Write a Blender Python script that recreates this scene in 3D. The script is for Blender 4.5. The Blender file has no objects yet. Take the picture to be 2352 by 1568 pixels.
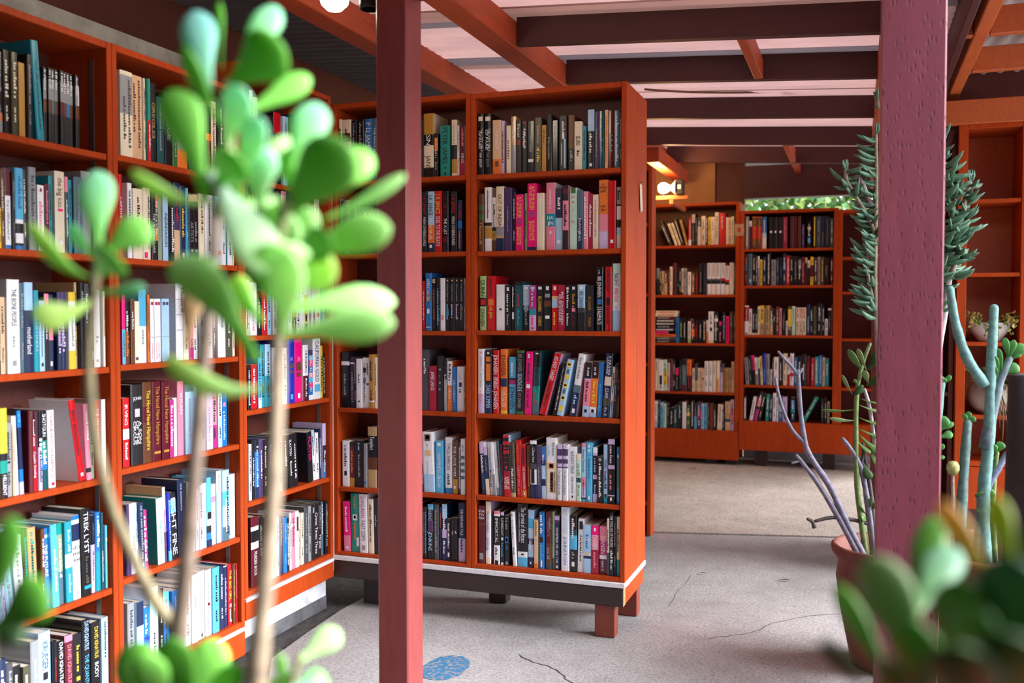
import bpy, math, random, re
from mathutils import Vector, Matrix
random.seed(7)
SC = bpy.context.scene
COL = SC.collection
# ------------------------------------------------------------------ camera
F, YAW, PIT, H = 2200.0, math.radians(19.85), math.radians(1.85), 1.30
FW = Vector((-math.sin(YAW)*math.cos(PIT), math.cos(YAW)*math.cos(PIT), -math.sin(PIT)))
RT = Vector((math.cos(YAW), math.sin(YAW), 0)); UP = RT.cross(FW); C0 = Vector((0, 0, H))
cd = bpy.data.cameras.new('camera'); cam = bpy.data.objects.new('camera', cd); COL.objects.link(cam)
cd.sensor_width = 36; cd.lens = F/2352*36
cam.matrix_world = Matrix((( RT.x, UP.x, -FW.x, 0), (RT.y, UP.y, -FW.y, 0), (RT.z, UP.z, -FW.z, H), (0, 0, 0, 1)))
cd.dof.use_dof = True; cd.dof.focus_distance = 3.8; cd.dof.aperture_fstop = 2.9
cd.clip_start = 0.02
SC.camera = cam
# ------------------------------------------------------------------ sky, light, exposure
w = bpy.data.worlds.new('sky'); SC.world = w; w.use_nodes = True
bg = w.node_tree.nodes['Background']; bg.inputs[0].default_value = (0.80, 0.90, 1.0, 1); bg.inputs[1].default_value = 1.6
sl = bpy.data.lights.new('hazy_sun', 'SUN'); sl.energy = 11.8; sl.color = (.98, .97, 1.0); sl.angle = math.radians(50)
so = bpy.data.objects.new('hazy_sun', sl); COL.objects.link(so)
so.rotation_euler = Vector((-math.cos(math.radians(35)), -.16, -math.sin(math.radians(35)))).to_track_quat('-Z', 'Y').to_euler()
SC.view_settings.view_transform = 'Standard'; SC.view_settings.look = 'None'
SC.view_settings.gamma = 1; SC.view_settings.use_curve_mapping = False
SC.view_settings.exposure = 1.0
try:
    SC.cycles.use_denoising = True; SC.cycles.denoiser = 'OPENIMAGEDENOISE'
    SC.cycles.max_bounces = 10; SC.cycles.diffuse_bounces = 6
    SC.cycles.sample_clamp_indirect = 6
except Exception: pass
# ------------------------------------------------------------------ measuring helpers
def ray(u, v): return FW + RT*((u-1176)/F) - UP*((v-784)/F)
def on_x(u, v, X): d = ray(u, v); return C0 + d*(X/d.x)
def on_y(u, v, Y): d = ray(u, v); return C0 + d*(Y/d.y)
def on_z(u, v, Z): d = ray(u, v); return C0 + d*((Z-H)/d.z)
def on_d(u, v, D): return C0 + ray(u, v)*D
def proj(p):
    q = Vector(p)-C0; z = q.dot(FW); return 1176+F*q.dot(RT)/z, 784-F*q.dot(UP)/z, z
def lin(h):
    out = []
    for i in (0, 2, 4):
        c = int(h[i:i+2], 16)/255
        out.append(c/12.92 if c <= .04045 else ((c+.055)/1.055)**2.4)
    return tuple(out)
# ------------------------------------------------------------------ mesh helpers
class MB:
    def __init__(s): s.v = []; s.f = []; s.c = []; s.m = []; s.M = None
    def add(s, vs, fs, col=(1, 1, 1), m=0):
        b = len(s.v)
        if s.M is not None: vs = [s.M @ Vector(p) for p in vs]
        s.v += [tuple(p) for p in vs]
        s.f += [tuple(i+b for i in f) for f in fs]
        if isinstance(col, list): s.c += col
        else: s.c += [col]*len(fs)
        s.m += [m]*len(fs)
    def box(s, x0, x1, y0, y1, z0, z1, col=(1, 1, 1), m=0, b=0):
        if b <= 0:
            s.add([(x0,y0,z0),(x1,y0,z0),(x1,y1,z0),(x0,y1,z0),(x0,y0,z1),(x1,y0,z1),(x1,y1,z1),(x0,y1,z1)],
                  [(3,2,1,0),(4,5,6,7),(0,1,5,4),(1,2,6,5),(2,3,7,6),(3,0,4,7)], col, m); return
        b = min(b, abs(x1-x0)*.3, abs(y1-y0)*.3, abs(z1-z0)*.3)
        X = (x0, x1); Y = (y0, y1); Z = (z0, z1); vs = []; idx = {}
        for i in (0, 1):
            for j in (0, 1):
                for k in (0, 1):
                    sx, sy, sz = (1-2*i)*b, (1-2*j)*b, (1-2*k)*b
                    for a, p in enumerate(((X[i], Y[j]+sy, Z[k]+sz), (X[i]+sx, Y[j], Z[k]+sz), (X[i]+sx, Y[j]+sy, Z[k]))):
                        idx[i, j, k, a] = len(vs); vs.append(p)
        fs = []
        I = lambda i, j, k, a: idx[i, j, k, a]
        for i in (0, 1):
            q = [I(i,0,0,0), I(i,1,0,0), I(i,1,1,0), I(i,0,1,0)]; fs.append(tuple(q if i else q[::-1]))
            q = [I(0,i,0,1), I(1,i,0,1), I(1,i,1,1), I(0,i,1,1)]; fs.append(tuple(q[::-1] if i else q))
            q = [I(0,0,i,2), I(1,0,i,2), I(1,1,i,2), I(0,1,i,2)]; fs.append(tuple(q if i else q[::-1]))
        for p in (0, 1):
            for q in (0, 1):
                e = [I(p,q,0,0), I(p,q,0,1), I(p,q,1,1), I(p,q,1,0)]; fs.append(tuple(e if p == q else e[::-1]))
                e = [I(p,0,q,0), I(p,0,q,2), I(p,1,q,2), I(p,1,q,0)]; fs.append(tuple(e[::-1] if p == q else e))
                e = [I(0,p,q,1), I(0,p,q,2), I(1,p,q,2), I(1,p,q,1)]; fs.append(tuple(e if p == q else e[::-1]))
        for i in (0, 1):
            for j in (0, 1):
                for k in (0, 1):
                    t = (I(i,j,k,0), I(i,j,k,1), I(i,j,k,2)); fs.append(t if (i+j+k) % 2 == 1 else t[::-1])
        s.add(vs, fs, col, m)
    def tube(s, pts, rad, n=8, col=(1, 1, 1), m=0, caps=True):
        pts = [Vector(p) for p in pts]; k = len(pts)
        if not isinstance(rad, (list, tuple)): rad = [rad]*k
        vs = []; fs = []; up = Vector((0.13, 0.21, 1)).normalized()
        for i, p in enumerate(pts):
            t = (pts[min(i+1, k-1)]-pts[max(i-1, 0)]).normalized()
            a = t.cross(up)
            if a.length < .05: a = t.cross(Vector((1, 0, 0)))
            a.normalize(); b = t.cross(a)
            for j in range(n):
                th = 2*math.pi*j/n
                vs.append(p+(a*math.cos(th)+b*math.sin(th))*rad[i])
        for i in range(k-1):
            for j in range(n):
                fs.append((i*n+j, i*n+(j+1) % n, (i+1)*n+(j+1) % n, (i+1)*n+j))
        if caps: fs.append(tuple(range(n))[::-1]); fs.append(tuple(range((k-1)*n, k*n)))
        s.add(vs, fs, col, m)
    def lathe(s, prof, n=24, col=(1, 1, 1), m=0, cx=0, cy=0, cz=0):
        vs = []; fs = []
        for r, z in prof:
            for j in range(n):
                th = 2*math.pi*j/n; vs.append((cx+r*math.cos(th), cy+r*math.sin(th), cz+z))
        for i in range(len(prof)-1):
            for j in range(n):
                fs.append((i*n+j, i*n+(j+1) % n, (i+1)*n+(j+1) % n, (i+1)*n+j))
        s.add(vs, fs, col, m)
    def mesh(s, name, mats, smooth=False):
        me = bpy.data.meshes.new(name); me.from_pydata(s.v, [], s.f)
        for mt in (mats if isinstance(mats, (list, tuple)) else [mats]): me.materials.append(mt)
        at = me.color_attributes.new('Col', 'FLOAT_COLOR', 'CORNER'); d = []
        for f, c in zip(s.f, s.c): d += [c[0], c[1], c[2], 1.0]*len(f)
        at.data.foreach_set('color', d)
        if any(s.m): me.polygons.foreach_set('material_index', s.m)
        if smooth: me.polygons.foreach_set('use_smooth', [True]*len(s.f))
        me.update(); return me
    def build(s, name, mats, parent=None, smooth=False, kind=None, label=None, cat=None, group=None):
        return put(name, s.mesh(name, mats, smooth), parent, kind, label, cat, group)
def tag(o, label=None, cat=None, group=None, kind=None):
    if label: o['label'] = label
    if cat: o['category'] = cat
    if group: o['group'] = group
    if kind: o['kind'] = kind
    return o
def put(name, data, parent=None, kind=None, label=None, cat=None, group=None):
    o = bpy.data.objects.new(name, data); COL.objects.link(o)
    if parent is not None: o.parent = parent
    return tag(o, label, cat, group, kind)
def empty(name, loc, label, cat, group=None, rz=0, kind=None):
    o = put(name, None, None, kind, label, cat, group); o.location = loc; o.rotation_euler = (0, 0, rz); o.empty_display_size = .05
    return o
def part(name, parent, M, fn, kind=None, smooth=False):
    b = MB(); fn(b); return b.build(name, M, parent, smooth, kind)
# ------------------------------------------------------------------ materials
def nodes(name):
    m = bpy.data.materials.new(name); m.use_nodes = True
    nt = m.node_tree; return m, nt, nt.nodes['Principled BSDF']
def N(nt, t, **k):
    n = nt.nodes.new(t)
    for a, b in k.items():
        if isinstance(a, str) and hasattr(n, a): setattr(n, a, b)
    return n
def ramp(nt, fac, stops):
    r = nt.nodes.new('ShaderNodeValToRGB'); e = r.color_ramp.elements
    while len(e) < len(stops): e.new(.5)
    for x, (p, c) in zip(e, stops): x.position = p; x.color = (*c, 1)
    nt.links.new(fac, r.inputs[0]); return r.outputs[0]
def noise(nt, scale, detail=4, rough=.6, vec=None, dist=0):
    n = nt.nodes.new('ShaderNodeTexNoise'); n.inputs['Scale'].default_value = scale; n.inputs['Detail'].default_value = detail
    n.inputs['Roughness'].default_value = rough; n.inputs['Distortion'].default_value = dist
    if vec is not None: nt.links.new(vec, n.inputs['Vector'])
    return n.outputs['Fac']
def coords(nt, kind='Object', scale=None):
    t = nt.nodes.new('ShaderNodeTexCoord'); o = t.outputs[kind]
    if scale:
        mp = nt.nodes.new('ShaderNodeMapping'); mp.inputs['Scale'].default_value = scale; nt.links.new(o, mp.inputs[0]); o = mp.outputs[0]
    return o
def mix(nt, fac, a, b, blend='MIX'):
    n = nt.nodes.new('ShaderNodeMix'); n.data_type = 'RGBA'; n.blend_type = blend
    for sock, v in ((0, fac), (6, a), (7, b)):
        if isinstance(v, (int, float)): n.inputs[sock].default_value = v
        elif isinstance(v, tuple): n.inputs[sock].default_value = (*v, 1)
        else: nt.links.new(v, n.inputs[sock])
    return n.outputs[2]
def bump(nt, h, strength, dist, bsdf):
    b = nt.nodes.new('ShaderNodeBump'); b.inputs['Strength'].default_value = strength; b.inputs['Distance'].default_value = dist
    nt.links.new(h, b.inputs['Height']); nt.links.new(b.outputs[0], bsdf.inputs['Normal'])
def wood(name, base, rough=.45, grain=(9, 9, 1.2), var=.22, incise=False, spec=.5):
    m, nt, p = nodes(name)
    g = noise(nt, 6, 5, .65, coords(nt, 'Object', grain))
    d = noise(nt, 2.3, 3, .6, coords(nt, 'Object'))
    lo = tuple(c*(1-var*1.3) for c in base); hi = tuple(min(1, c*(1+var)) for c in base)
    c = ramp(nt, g, [(.3, lo), (.7, hi)])
    c = mix(nt, .5, c, ramp(nt, d, [(.35, tuple(x*.8 for x in base)), (.7, tuple(min(1, x*1.12) for x in base))]))
    # a few scuffs where the paint has chipped
    s = noise(nt, 70, 2, .5, coords(nt, 'Object'))
    c = mix(nt, ramp(nt, s, [(.76, (0, 0, 0)), (.80, (.55, .55, .55))]), c, (.40, .27, .19))
    if incise:
        br = nt.nodes.new('ShaderNodeTexBrick'); br.inputs['Scale'].default_value = 1
        mp = nt.nodes.new('ShaderNodeMapping'); mp.inputs['Rotation'].default_value = (math.pi/2, 0, math.pi/2)
        t = nt.nodes.new('ShaderNodeTexCoord')
        v = nt.nodes.new('ShaderNodeTexVoronoi'); v.feature = 'F1'; v.inputs['Scale'].default_value = 1
        mp.inputs['Rotation'].default_value = (0, 0, 0); mp.inputs['Scale'].default_value = (120, 120, 34)
        nt.links.new(t.outputs['Object'], mp.inputs[0]); nt.links.new(mp.outputs[0], v.inputs['Vector']); v.inputs['Randomness'].default_value = .5
        k = ramp(nt, v.outputs['Distance'], [(.14, (0, 0, 0)), (.36, (1, 1, 1))])
        c = mix(nt, .5, c, mix(nt, 1.0, c, k, 'MULTIPLY'))
        nt.nodes.remove(br)
        bump(nt, k, .35, .002, p)
    else:
        bump(nt, g, .25, .0015, p)
    nt.links.new(c, p.inputs['Base Color']); p.inputs['Roughness'].default_value = rough
    p.inputs['Specular IOR Level'].default_value = spec
    return m
def plain(name, col, rough=.6, metal=0, nz=0.0, scale=30, spec=.5):
    m, nt, p = nodes(name)
    if nz:
        c = ramp(nt, noise(nt, scale, 4, .6, coords(nt)), [(.3, tuple(x*(1-nz) for x in col)), (.7, tuple(min(1, x*(1+nz)) for x in col))])
        nt.links.new(c, p.inputs['Base Color'])
    else: p.inputs['Base Color'].default_value = (*col, 1)
    p.inputs['Roughness'].default_value = rough; p.inputs['Metallic'].default_value = metal; p.inputs['Specular IOR Level'].default_value = spec
    return m
def cover_mat(name, rough):
    m, nt, p = nodes(name)
    a = nt.nodes.new('ShaderNodeVertexColor'); a.layer_name = 'Col'
    n = noise(nt, 45, 3, .6, coords(nt))
    c = mix(nt, .2, a.outputs[0], mix(nt, 1.0, a.outputs[0], ramp(nt, n, [(.3, (.6, .6, .6)), (.7, (1, 1, 1))]), 'MULTIPLY'))
    nt.links.new(c, p.inputs['Base Color']); p.inputs['Roughness'].default_value = rough
    return m
def attr_mat(name, rough=.6, trans=0, nz=.15, scale=40, spec=.5):
    m, nt, p = nodes(name)
    a = nt.nodes.new('ShaderNodeVertexColor'); a.layer_name = 'Col'
    n = noise(nt, scale, 3, .6, coords(nt))
    c = mix(nt, 1.0, a.outputs[0], ramp(nt, n, [(.3, (1-nz*2,)*3), (.7, (1, 1, 1))]), 'MULTIPLY')
    nt.links.new(c, p.inputs['Base Color']); p.inputs['Roughness'].default_value = rough; p.inputs['Specular IOR Level'].default_value = spec
    if trans:
        t = nt.nodes.new('ShaderNodeBsdfTranslucent'); nt.links.new(c, t.inputs['Color'])
        mx = nt.nodes.new('ShaderNodeMixShader'); mx.inputs[0].default_value = trans
        nt.links.new(p.outputs[0], mx.inputs[1]); nt.links.new(t.outputs[0], mx.inputs[2])
        nt.links.new(mx.outputs[0], nt.nodes['Material Output'].inputs['Surface'])
    return m
RED = wood('barn_red_paint', (.43, .056, .009), .5, spec=.12)
BEAM = wood('joist_dark_stain', (.070, .018, .017), .6, grain=(1.2, 9, 9))  # same paint as the beams; the joists' shade is put into the colour
MAIN = wood('main_beam_paint', (.40, .066, .022), .55, grain=(9, 1.2, 9), spec=.2)
POST = wood('post_red_paint', (.235, .043, .041), .42)
POSTI = wood('incised_post_paint', (.25, .050, .078), .55, incise=True)
BASEB = wood('dark_base_paint', (.030, .016, .015), .5, grain=(1.2, 9, 9))
BACKP = wood('back_board_paint', (.125, .026, .017), .55)  # red boards standing in shadow, that shade darkened into the colour
RAFT = wood('orange_rafter_paint', (.52, .11, .028), .5, grain=(9, 1.2, 9))
LEGP = wood('leg_paint', (.20, .036, .020), .5)
STRIP = plain('white_strip_paint', (.72, .72, .74), .5, 0, .12, 60)
PLAST = plain('grey_plaster', (.36, .35, .32), .9, 0, .3, 9)
METAL = plain('galvanised_metal', (.30, .30, .31), .4, .8)
DARK = plain('black_plastic', (.015, .015, .016), .45)
WHITEP = plain('white_plastic', (.75, .73, .68), .4)
TERRA = plain('terracotta', (.14, .043, .030), .75, 0, .25, 14)
SOIL = plain('potting_soil', (.035, .025, .018), .95, 0, .4, 60)
CERAM = plain('white_glaze', (.62, .58, .55), .35, 0, .1, 8)
CHAR = plain('charred_wood', (.012, .010, .010), .8, 0, .4, 20)
GRYPOT = plain('grey_clay', (.30, .25, .21), .7, 0, .25, 12)
LEAF = attr_mat('succulent_leaf', .42, .42, .06, 25, .35)
FINGER = attr_mat('finger_leaf', .42, .12, .12, 40)
STEM = attr_mat('plant_stem', .7, 0, .25, 60)
COVER = [cover_mat('glossy_cover', .22), cover_mat('satin_cover', .4), cover_mat('matte_cover', .6)]
PAGES = cover_mat('page_edges', .9)
INK = attr_mat('spine_ink', .45, 0, .02)
def concrete(name, base, rough_scale=1.0):
    m, nt, p = nodes(name)
    v = coords(nt)
    big = noise(nt, 1.1, 6, .6, v, .4); mid = noise(nt, 9, 6, .7, v); fine = noise(nt, 90, 4, .75, v)
    brush = noise(nt, 26, 4, .7, coords(nt, 'Object', (1.5, 6, 1)))
    c = ramp(nt, big, [(.25, tuple(x*.70 for x in base)), (.5, base), (.75, tuple(min(1, x*1.18) for x in base))])
    c = mix(nt, .6, c, mix(nt, 1, c, ramp(nt, mid, [(.3, (.72, .70, .68)), (.65, (1.05, 1.04, 1.02))]), 'MULTIPLY'))
    c = mix(nt, .85, c, mix(nt, 1, c, ramp(nt, fine, [(.34, (.45, .43, .42)), (.56, (1.08, 1.08, 1.08))]), 'MULTIPLY'))
    c = mix(nt, .35, c, mix(nt, 1, c, ramp(nt, brush, [(.35, (.75, .74, .72)), (.6, (1.05, 1.05, 1.05))]), 'MULTIPLY'))
    # dark pits and reddish leaf stains
    pit = noise(nt, 34, 2, .5, v)
    c = mix(nt, ramp(nt, pit, [(.70, (0, 0, 0)), (.76, (.6, .6, .6))]), c, (.10, .085, .075))
    nt.links.new(c, p.inputs['Base Color']); p.inputs['Roughness'].default_value = .85
    h = mix(nt, .5, fine, mid)
    bump(nt, h, .5*rough_scale, .006, p)
    return m
CONC = concrete('rough_concrete', (.345, .333, .337))
CONC2 = concrete('smooth_concrete', (.42, .375, .33), .4)
def sheet_mat(name, col, trans):
    m, nt, p = nodes(name)
    c = ramp(nt, noise(nt, 3, 5, .65, coords(nt, 'Object', (.6, 3, 1))), [(.3, tuple(x*.75 for x in col)), (.7, col)])
    nt.links.new(c, p.inputs['Base Color']); p.inputs['Roughness'].default_value = .6
    if trans:
        t = nt.nodes.new('ShaderNodeBsdfTranslucent'); nt.links.new(c, t.inputs['Color'])
        mx = nt.nodes.new('ShaderNodeMixShader'); mx.inputs[0].default_value = trans
        nt.links.new(p.outputs[0], mx.inputs[1]); nt.links.new(t.outputs[0], mx.inputs[2])
        nt.links.new(mx.outputs[0], nt.nodes['Material Output'].inputs['Surface'])
    return m
SHEET_L = sheet_mat('fibreglass_sheet', (.66, .415, .39), .13)
SHEET_M = sheet_mat('weathered_fibreglass_sheet', (.56, .32, .27), .06)
SHEET_G = sheet_mat('grey_fibreglass_sheet', (.30, .25, .27), .06)
SHEET_D = sheet_mat('zinc_roof_sheet', (.24, .23, .24), 0)
def emit(name, col, s):
    m, nt, p = nodes(name); p.inputs['Base Color'].default_value = (*col, 1)
    p.inputs['Emission Color'].default_value = (*col, 1); p.inputs['Emission Strength'].default_value = s; return m
GLOW = emit('lit_bulb', (1, .86, .62), 38)
GLOWW = emit('lit_warm_bulb', (1, .66, .28), 46)
# ------------------------------------------------------------------ setting: ground, floor, walls
XW, YE, YF = -2.156, 3.666, 7.56
def quad_floor(name, pts, mat, n=1):
    b = MB(); b.add(pts, [tuple(range(len(pts)))]); return b.build(name, mat, None, False, 'structure')
gm = plain('courtyard_gravel', (.30, .27, .23), .9, 0, .3, 4)
b = MB(); b.box(-30, 30, -30, 30, -.6, -.12); b.build('ground', gm, None, False, 'structure')
# the slab: level near the bookcases, rising gently behind the joint
b = MB()
P = [(-1.75, 2.2), (5, 2.2), (5, 6.95), (-2.6, 5.16), (-2.2, 4.3), (-2.09, 3.95), (-2.10, 3.63), (-2.08, 3.33), (-2.05, 3.03), (-1.93, 2.83), (-1.86, 2.6)]; n = len(P)
b.add([(x, y, -.011) for x, y in P]+[(x, y, 0) for x, y in P], [tuple(range(n))[::-1], tuple(range(n, 2*n))]+[(i, (i+1) % n, n+(i+1) % n, n+i) for i in range(n)])
floor = b.build('floor', CONC, None, False, 'structure')
b = MB()
P = [(-2.6, 5.17, .008), (5, 6.96, .004), (5, 9.5, .17), (-2.6, 9.5, .17)]
b.add([(x, y, -.11) for x, y, z in P]+[(x, y, z) for x, y, z in P], [(3, 2, 1, 0), (4, 5, 6, 7), (0, 1, 5, 4), (1, 2, 6, 5), (2, 3, 7, 6), (3, 0, 4, 7)])
b.build('floor_slab', CONC2, None, False, 'structure')
crk = plain('crack_shadow', (.05, .045, .04), .95)  # flat dark ribbons for the floor cracks
def crack(pts, wd):
    b = MB(); V = [on_z(u, v, 0.0) for u, v in pts]; L = []; random.seed(len(pts))
    for i in range(len(V)-1):
        for k in range(4):
            q = V[i].lerp(V[i+1], k/4); L.append(q+Vector((random.uniform(-1, 1)*.006, random.uniform(-1, 1)*.008, 0)))
    L.append(V[-1]); vs = []; fs = []
    for i, q in enumerate(L):
        t = (L[min(i+1, len(L)-1)]-L[max(i-1, 0)]).normalized(); s = Vector((-t.y, t.x, 0))*wd*(.4+.6*random.random())*(1 if 0 < i < len(L)-1 else .2)
        vs += [q+s+Vector((0, 0, .0012)), q-s+Vector((0, 0, .0012))]
        if i: fs.append((2*i-2, 2*i-1, 2*i+1, 2*i))
    b.add(vs, fs); return b.build('crack', crk, floor)
crack([(1190, 1503), (1225, 1522), (1262, 1530), (1290, 1548), (1312, 1568), (1322, 1590)], .004)
crack([(1610, 1468), (1660, 1462), (1720, 1455), (1760, 1437), (1820, 1420), (1880, 1412), (1935, 1410)], .0022)
crack([(1480, 1337), (1560, 1340), (1640, 1344)], .001)
crack([(1535, 1395), (1560, 1355), (1590, 1318)], .0012)
b = MB(); b.box(-2.6, 3.5, -1.7, 5.1, -.11, -.012); b.build('ground_bed', plain('planting_bed_soil', (.05, .045, .043), .95, 0, .5, 30), None, False, 'structure')  # dark soil along the wall; unseen near part added to cut floor bounce
# painted blue disc on the slab
pm, nt, p = nodes('blue_floor_paint')
nz = noise(nt, 60, 5, .7, coords(nt))
c = mix(nt, ramp(nt, nz, [(.42, (0, 0, 0)), (.5, (1, 1, 1))]), (.26, .22, .21), (.02, .14, .28))
nt.links.new(c, p.inputs['Base Color']); p.inputs['Roughness'].default_value = .8
b = MB(); ctr = on_z(1022, 1533, 0); rx = (on_z(1074, 1533, 0)-ctr).length; vs = []
for j in range(28):
    th = 2*math.pi*j/28; rr = rx*(1+.05*random.uniform(-1, 1)); vs.append(ctr+Vector((rr*math.cos(th), 1.5*rr*math.sin(th), .0015)))
b.add(vs, [tuple(range(28))]); b.build('paint_mark', pm, floor)
# walls
def wallbox(name, x0, x1, y0, y1, z0, z1, mat): b = MB(); b.box(x0, x1, y0, y1, z0, z1); return b.build(name, mat, None, False, 'structure')
wallbox('wall_left', -2.60, -2.45, -1.6, 8.2, 0, 2.28, PLAST)
wallbox('trim_1', -2.449, -2.195, 3.03, 3.66, .045, .129, plain('chipped_white_paint', (.62, .62, .68), .7, 0, .35, 12))
wallbox('trim_2', -2.449, -2.192, 3.03, 3.66, -.011, .044, plain('dark_footing', (.10, .10, .11), .85, 0, .4, 14))
wallbox('trim_3', -1.62, -1.10, 7.88, 7.915, 2.12, 2.52, plain('amber_plywood', (.46, .22, .07), .6, 0, .15, 5))  # lamplight on the wall painted as an amber panel
wallbox('wall_back_blocker', -2.75, 4.2, -1.75, -1.6, -.1, 3.4, BACKP)  # unseen wall added to dim the faces turned towards the camera
wallbox('wall_side_blocker', 1.2, 1.3, -1.6, .42, -.1, 2.62, BACKP)  # unseen wall added to keep light off the near right plant
wallbox('roof_side_blocker', .345, 1.4, -1.55, .42, 2.63, 2.68, BACKP)  # unseen roof added with the side wall to block skylight
wallbox('wall_left_upper', -2.80, -2.74, -1.6, 8.2, 0, 2.75, BACKP)
wallbox('wall_rear', -2.75, -.87, 7.92, 8.02, 0, 2.65, BACKP)
wallbox('wall_right', .30, 2.6, 5.45, 5.55, 0, 2.53, BACKP)
wallbox('wall_right_side', .27, .30, 5.0, 5.449, 0, 2.4, BACKP)
# ------------------------------------------------------------------ roof structure
def jz(x): return 2.33-.06*(x-.05)
def zroof(x): return jz(x)+.128
def sheet(x0, x1, y0, y1, mat, name):
    b = MB(); n = max(2, int((y1-y0)/.076*6)); vs = []; fs = []
    for i in range(n+1):
        y = y0+(y1-y0)*i/n; dz = .013*math.sin(2*math.pi*y/.076)
        for x in (x0, x1): vs.append((x, y, zroof(x)+dz))
        if i: fs.append((2*i-2, 2*i-1, 2*i+1, 2*i))
    b.add(vs, fs); return b.build(name, mat, None, True)
roof = put('roof_main', None, None, 'structure')
ys = [-1.7, -1.08, -.46, .16, .78, 1.4, 2.02]+[on_z(1050, v, 2.56).y for v in (14, 47, 57, 136, 156, 166)]; ys += [ys[-1]+.62*i for i in range(1, 8)]
pat = [SHEET_D]*6+[SHEET_L, SHEET_M, SHEET_G, SHEET_L, SHEET_G, SHEET_M]+[SHEET_L]*5+[SHEET_D]*3
for i in range(len(ys)-1):
    o = sheet(-2.02, .34, ys[i], ys[i+1]+.03, pat[i], 'roof_sheet'); o.parent = roof
y = -1.7
while y < 8.2:
    o = sheet(-2.75, -1.98, y, y+.65, SHEET_D, 'roof_sheet'); o.parent = roof; o.location.z = -.016; y += .62
wallbox('roof_rear_blocker', .36, 4.4, 5.65, 8.3, 2.47, 2.53, SHEET_D)  # unseen roof added to hold sun off the rear floor
def joist(y, x0=-1.36, x1=.07, th=.042, h=.115, name='joist', mat=BEAM):
    b = MB()
    b.add([(x0, y, jz(x0)), (x1, y, jz(x1)), (x1, y+th, jz(x1)), (x0, y+th, jz(x0)),
           (x0, y, jz(x0)+h), (x1, y, jz(x1)+h), (x1, y+th, jz(x1)+h), (x0, y+th, jz(x0)+h)],
          [(3, 2, 1, 0), (4, 5, 6, 7), (0, 1, 5, 4), (1, 2, 6, 5), (2, 3, 7, 6), (3, 0, 4, 7)])
    o = b.build(name, mat, roof); return o
for y in (1.6, 2.35, 3.1, 3.826, 4.554, 5.474, 6.386, 7.188): joist(y)
def ybeam(x0, x1, y0, y1, z0, z1, name='beam', mat=None, parent=roof): return part(name, parent, mat or MAIN, lambda b: b.box(x0, x1, y0, y1, z0, z1, b=.004))
ybeam(-1.47, -1.362, 1.4, 8.0, 2.40, 2.515)
ybeam(-2.06, -1.95, 1.4, 8.0, 2.44, 2.555)
ybeam(.07, .205, 1.4, 7.7, 2.19, 2.425, 'header_beam')
ybeam(-.46, -.42, 3.87, 4.55, 2.36, 2.45, 'blocking'); ybeam(-.47, -.43, 6.43, 7.185, 2.36, 2.45, 'blocking'); ybeam(-.47, -.43, 7.23, 7.9, 2.36, 2.45, 'blocking')
ybeam(-1.36, -1.27, 6.43, 7.6, 2.30, 2.40, 'blocking')
part('tie_beam', roof, BEAM, lambda b: b.box(-.87, .3, 7.78, 7.90, 2.185, 2.44, b=.004))
# posts
o = empty('support_post', (-1.225, 2.452, 0), 'slender dark red roof post standing in front of the corner bookcase', 'post')
part('shaft', o, POST, lambda b: b.box(-.047, .047, -.048, .052, .004, 2.50, b=.004))
part('post_block', o, POST, lambda b: b.box(.048, .108, -.03, .03, 2.17, 2.38, b=.003))
o = empty('support_post', (.114, 2.47, 0), 'thick purple-red roof post with incised grain in front of the potted plants', 'post')
part('shaft', o, POSTI, lambda b: b.box(-.069, .069, -.07, .07, .004, 2.185, b=.002))
o = empty('support_post', (.14, 5.62, 0), 'coral red rear roof post partly hidden behind the thick purple post', 'post')
part('shaft', o, POST, lambda b: b.box(-.068, .05, -.07, .07, .03, 2.185, b=.004))
# second roof on the courtyard side
roof2 = put('roof_courtyard', None, None, 'structure')
b = MB(); n = 150; vs = []; fs = []
for i in range(n+1):
    x = .33+2.3*i/n; dz = .011*math.sin(2*math.pi*x/.076)
    for y in (3.35, 5.6): vs.append((x, y, 2.47+.02*(y-3.35)+dz))
    if i: fs.append((2*i-2, 2*i, 2*i+1, 2*i-1))
b.add(vs, fs); b.build('roof_sheet', sheet_mat('galvanised_roof_sheet', (.52, .48, .45), 0), roof2, True)
ybeam(.40, .45, 3.3, 5.45, 2.335, 2.455, 'rafter', RAFT, roof2); ybeam(1.0, 1.05, 3.3, 5.45, 2.335, 2.455, 'rafter', RAFT, roof2)
ybeam(.335, .365, 3.2, 5.2, 2.30, 2.46, 'fascia_board', BEAM, roof2)
part('header_beam', roof2, RAFT, lambda b: b.box(.365, 2.6, 5.04, 5.09, 2.185, 2.30, b=.003))
part('purlin', roof2, RAFT, lambda b: b.box(.455, 2.6, 4.02, 4.06, 2.335, 2.44, b=.003))
part('purlin', roof2, RAFT, lambda b: b.box(.455, 2.6, 4.62, 4.66, 2.335, 2.44, b=.003))
part('purlin', roof2, RAFT, lambda b: b.box(.37, .397, 4.02, 4.06, 2.335, 2.44, b=.003))
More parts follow.
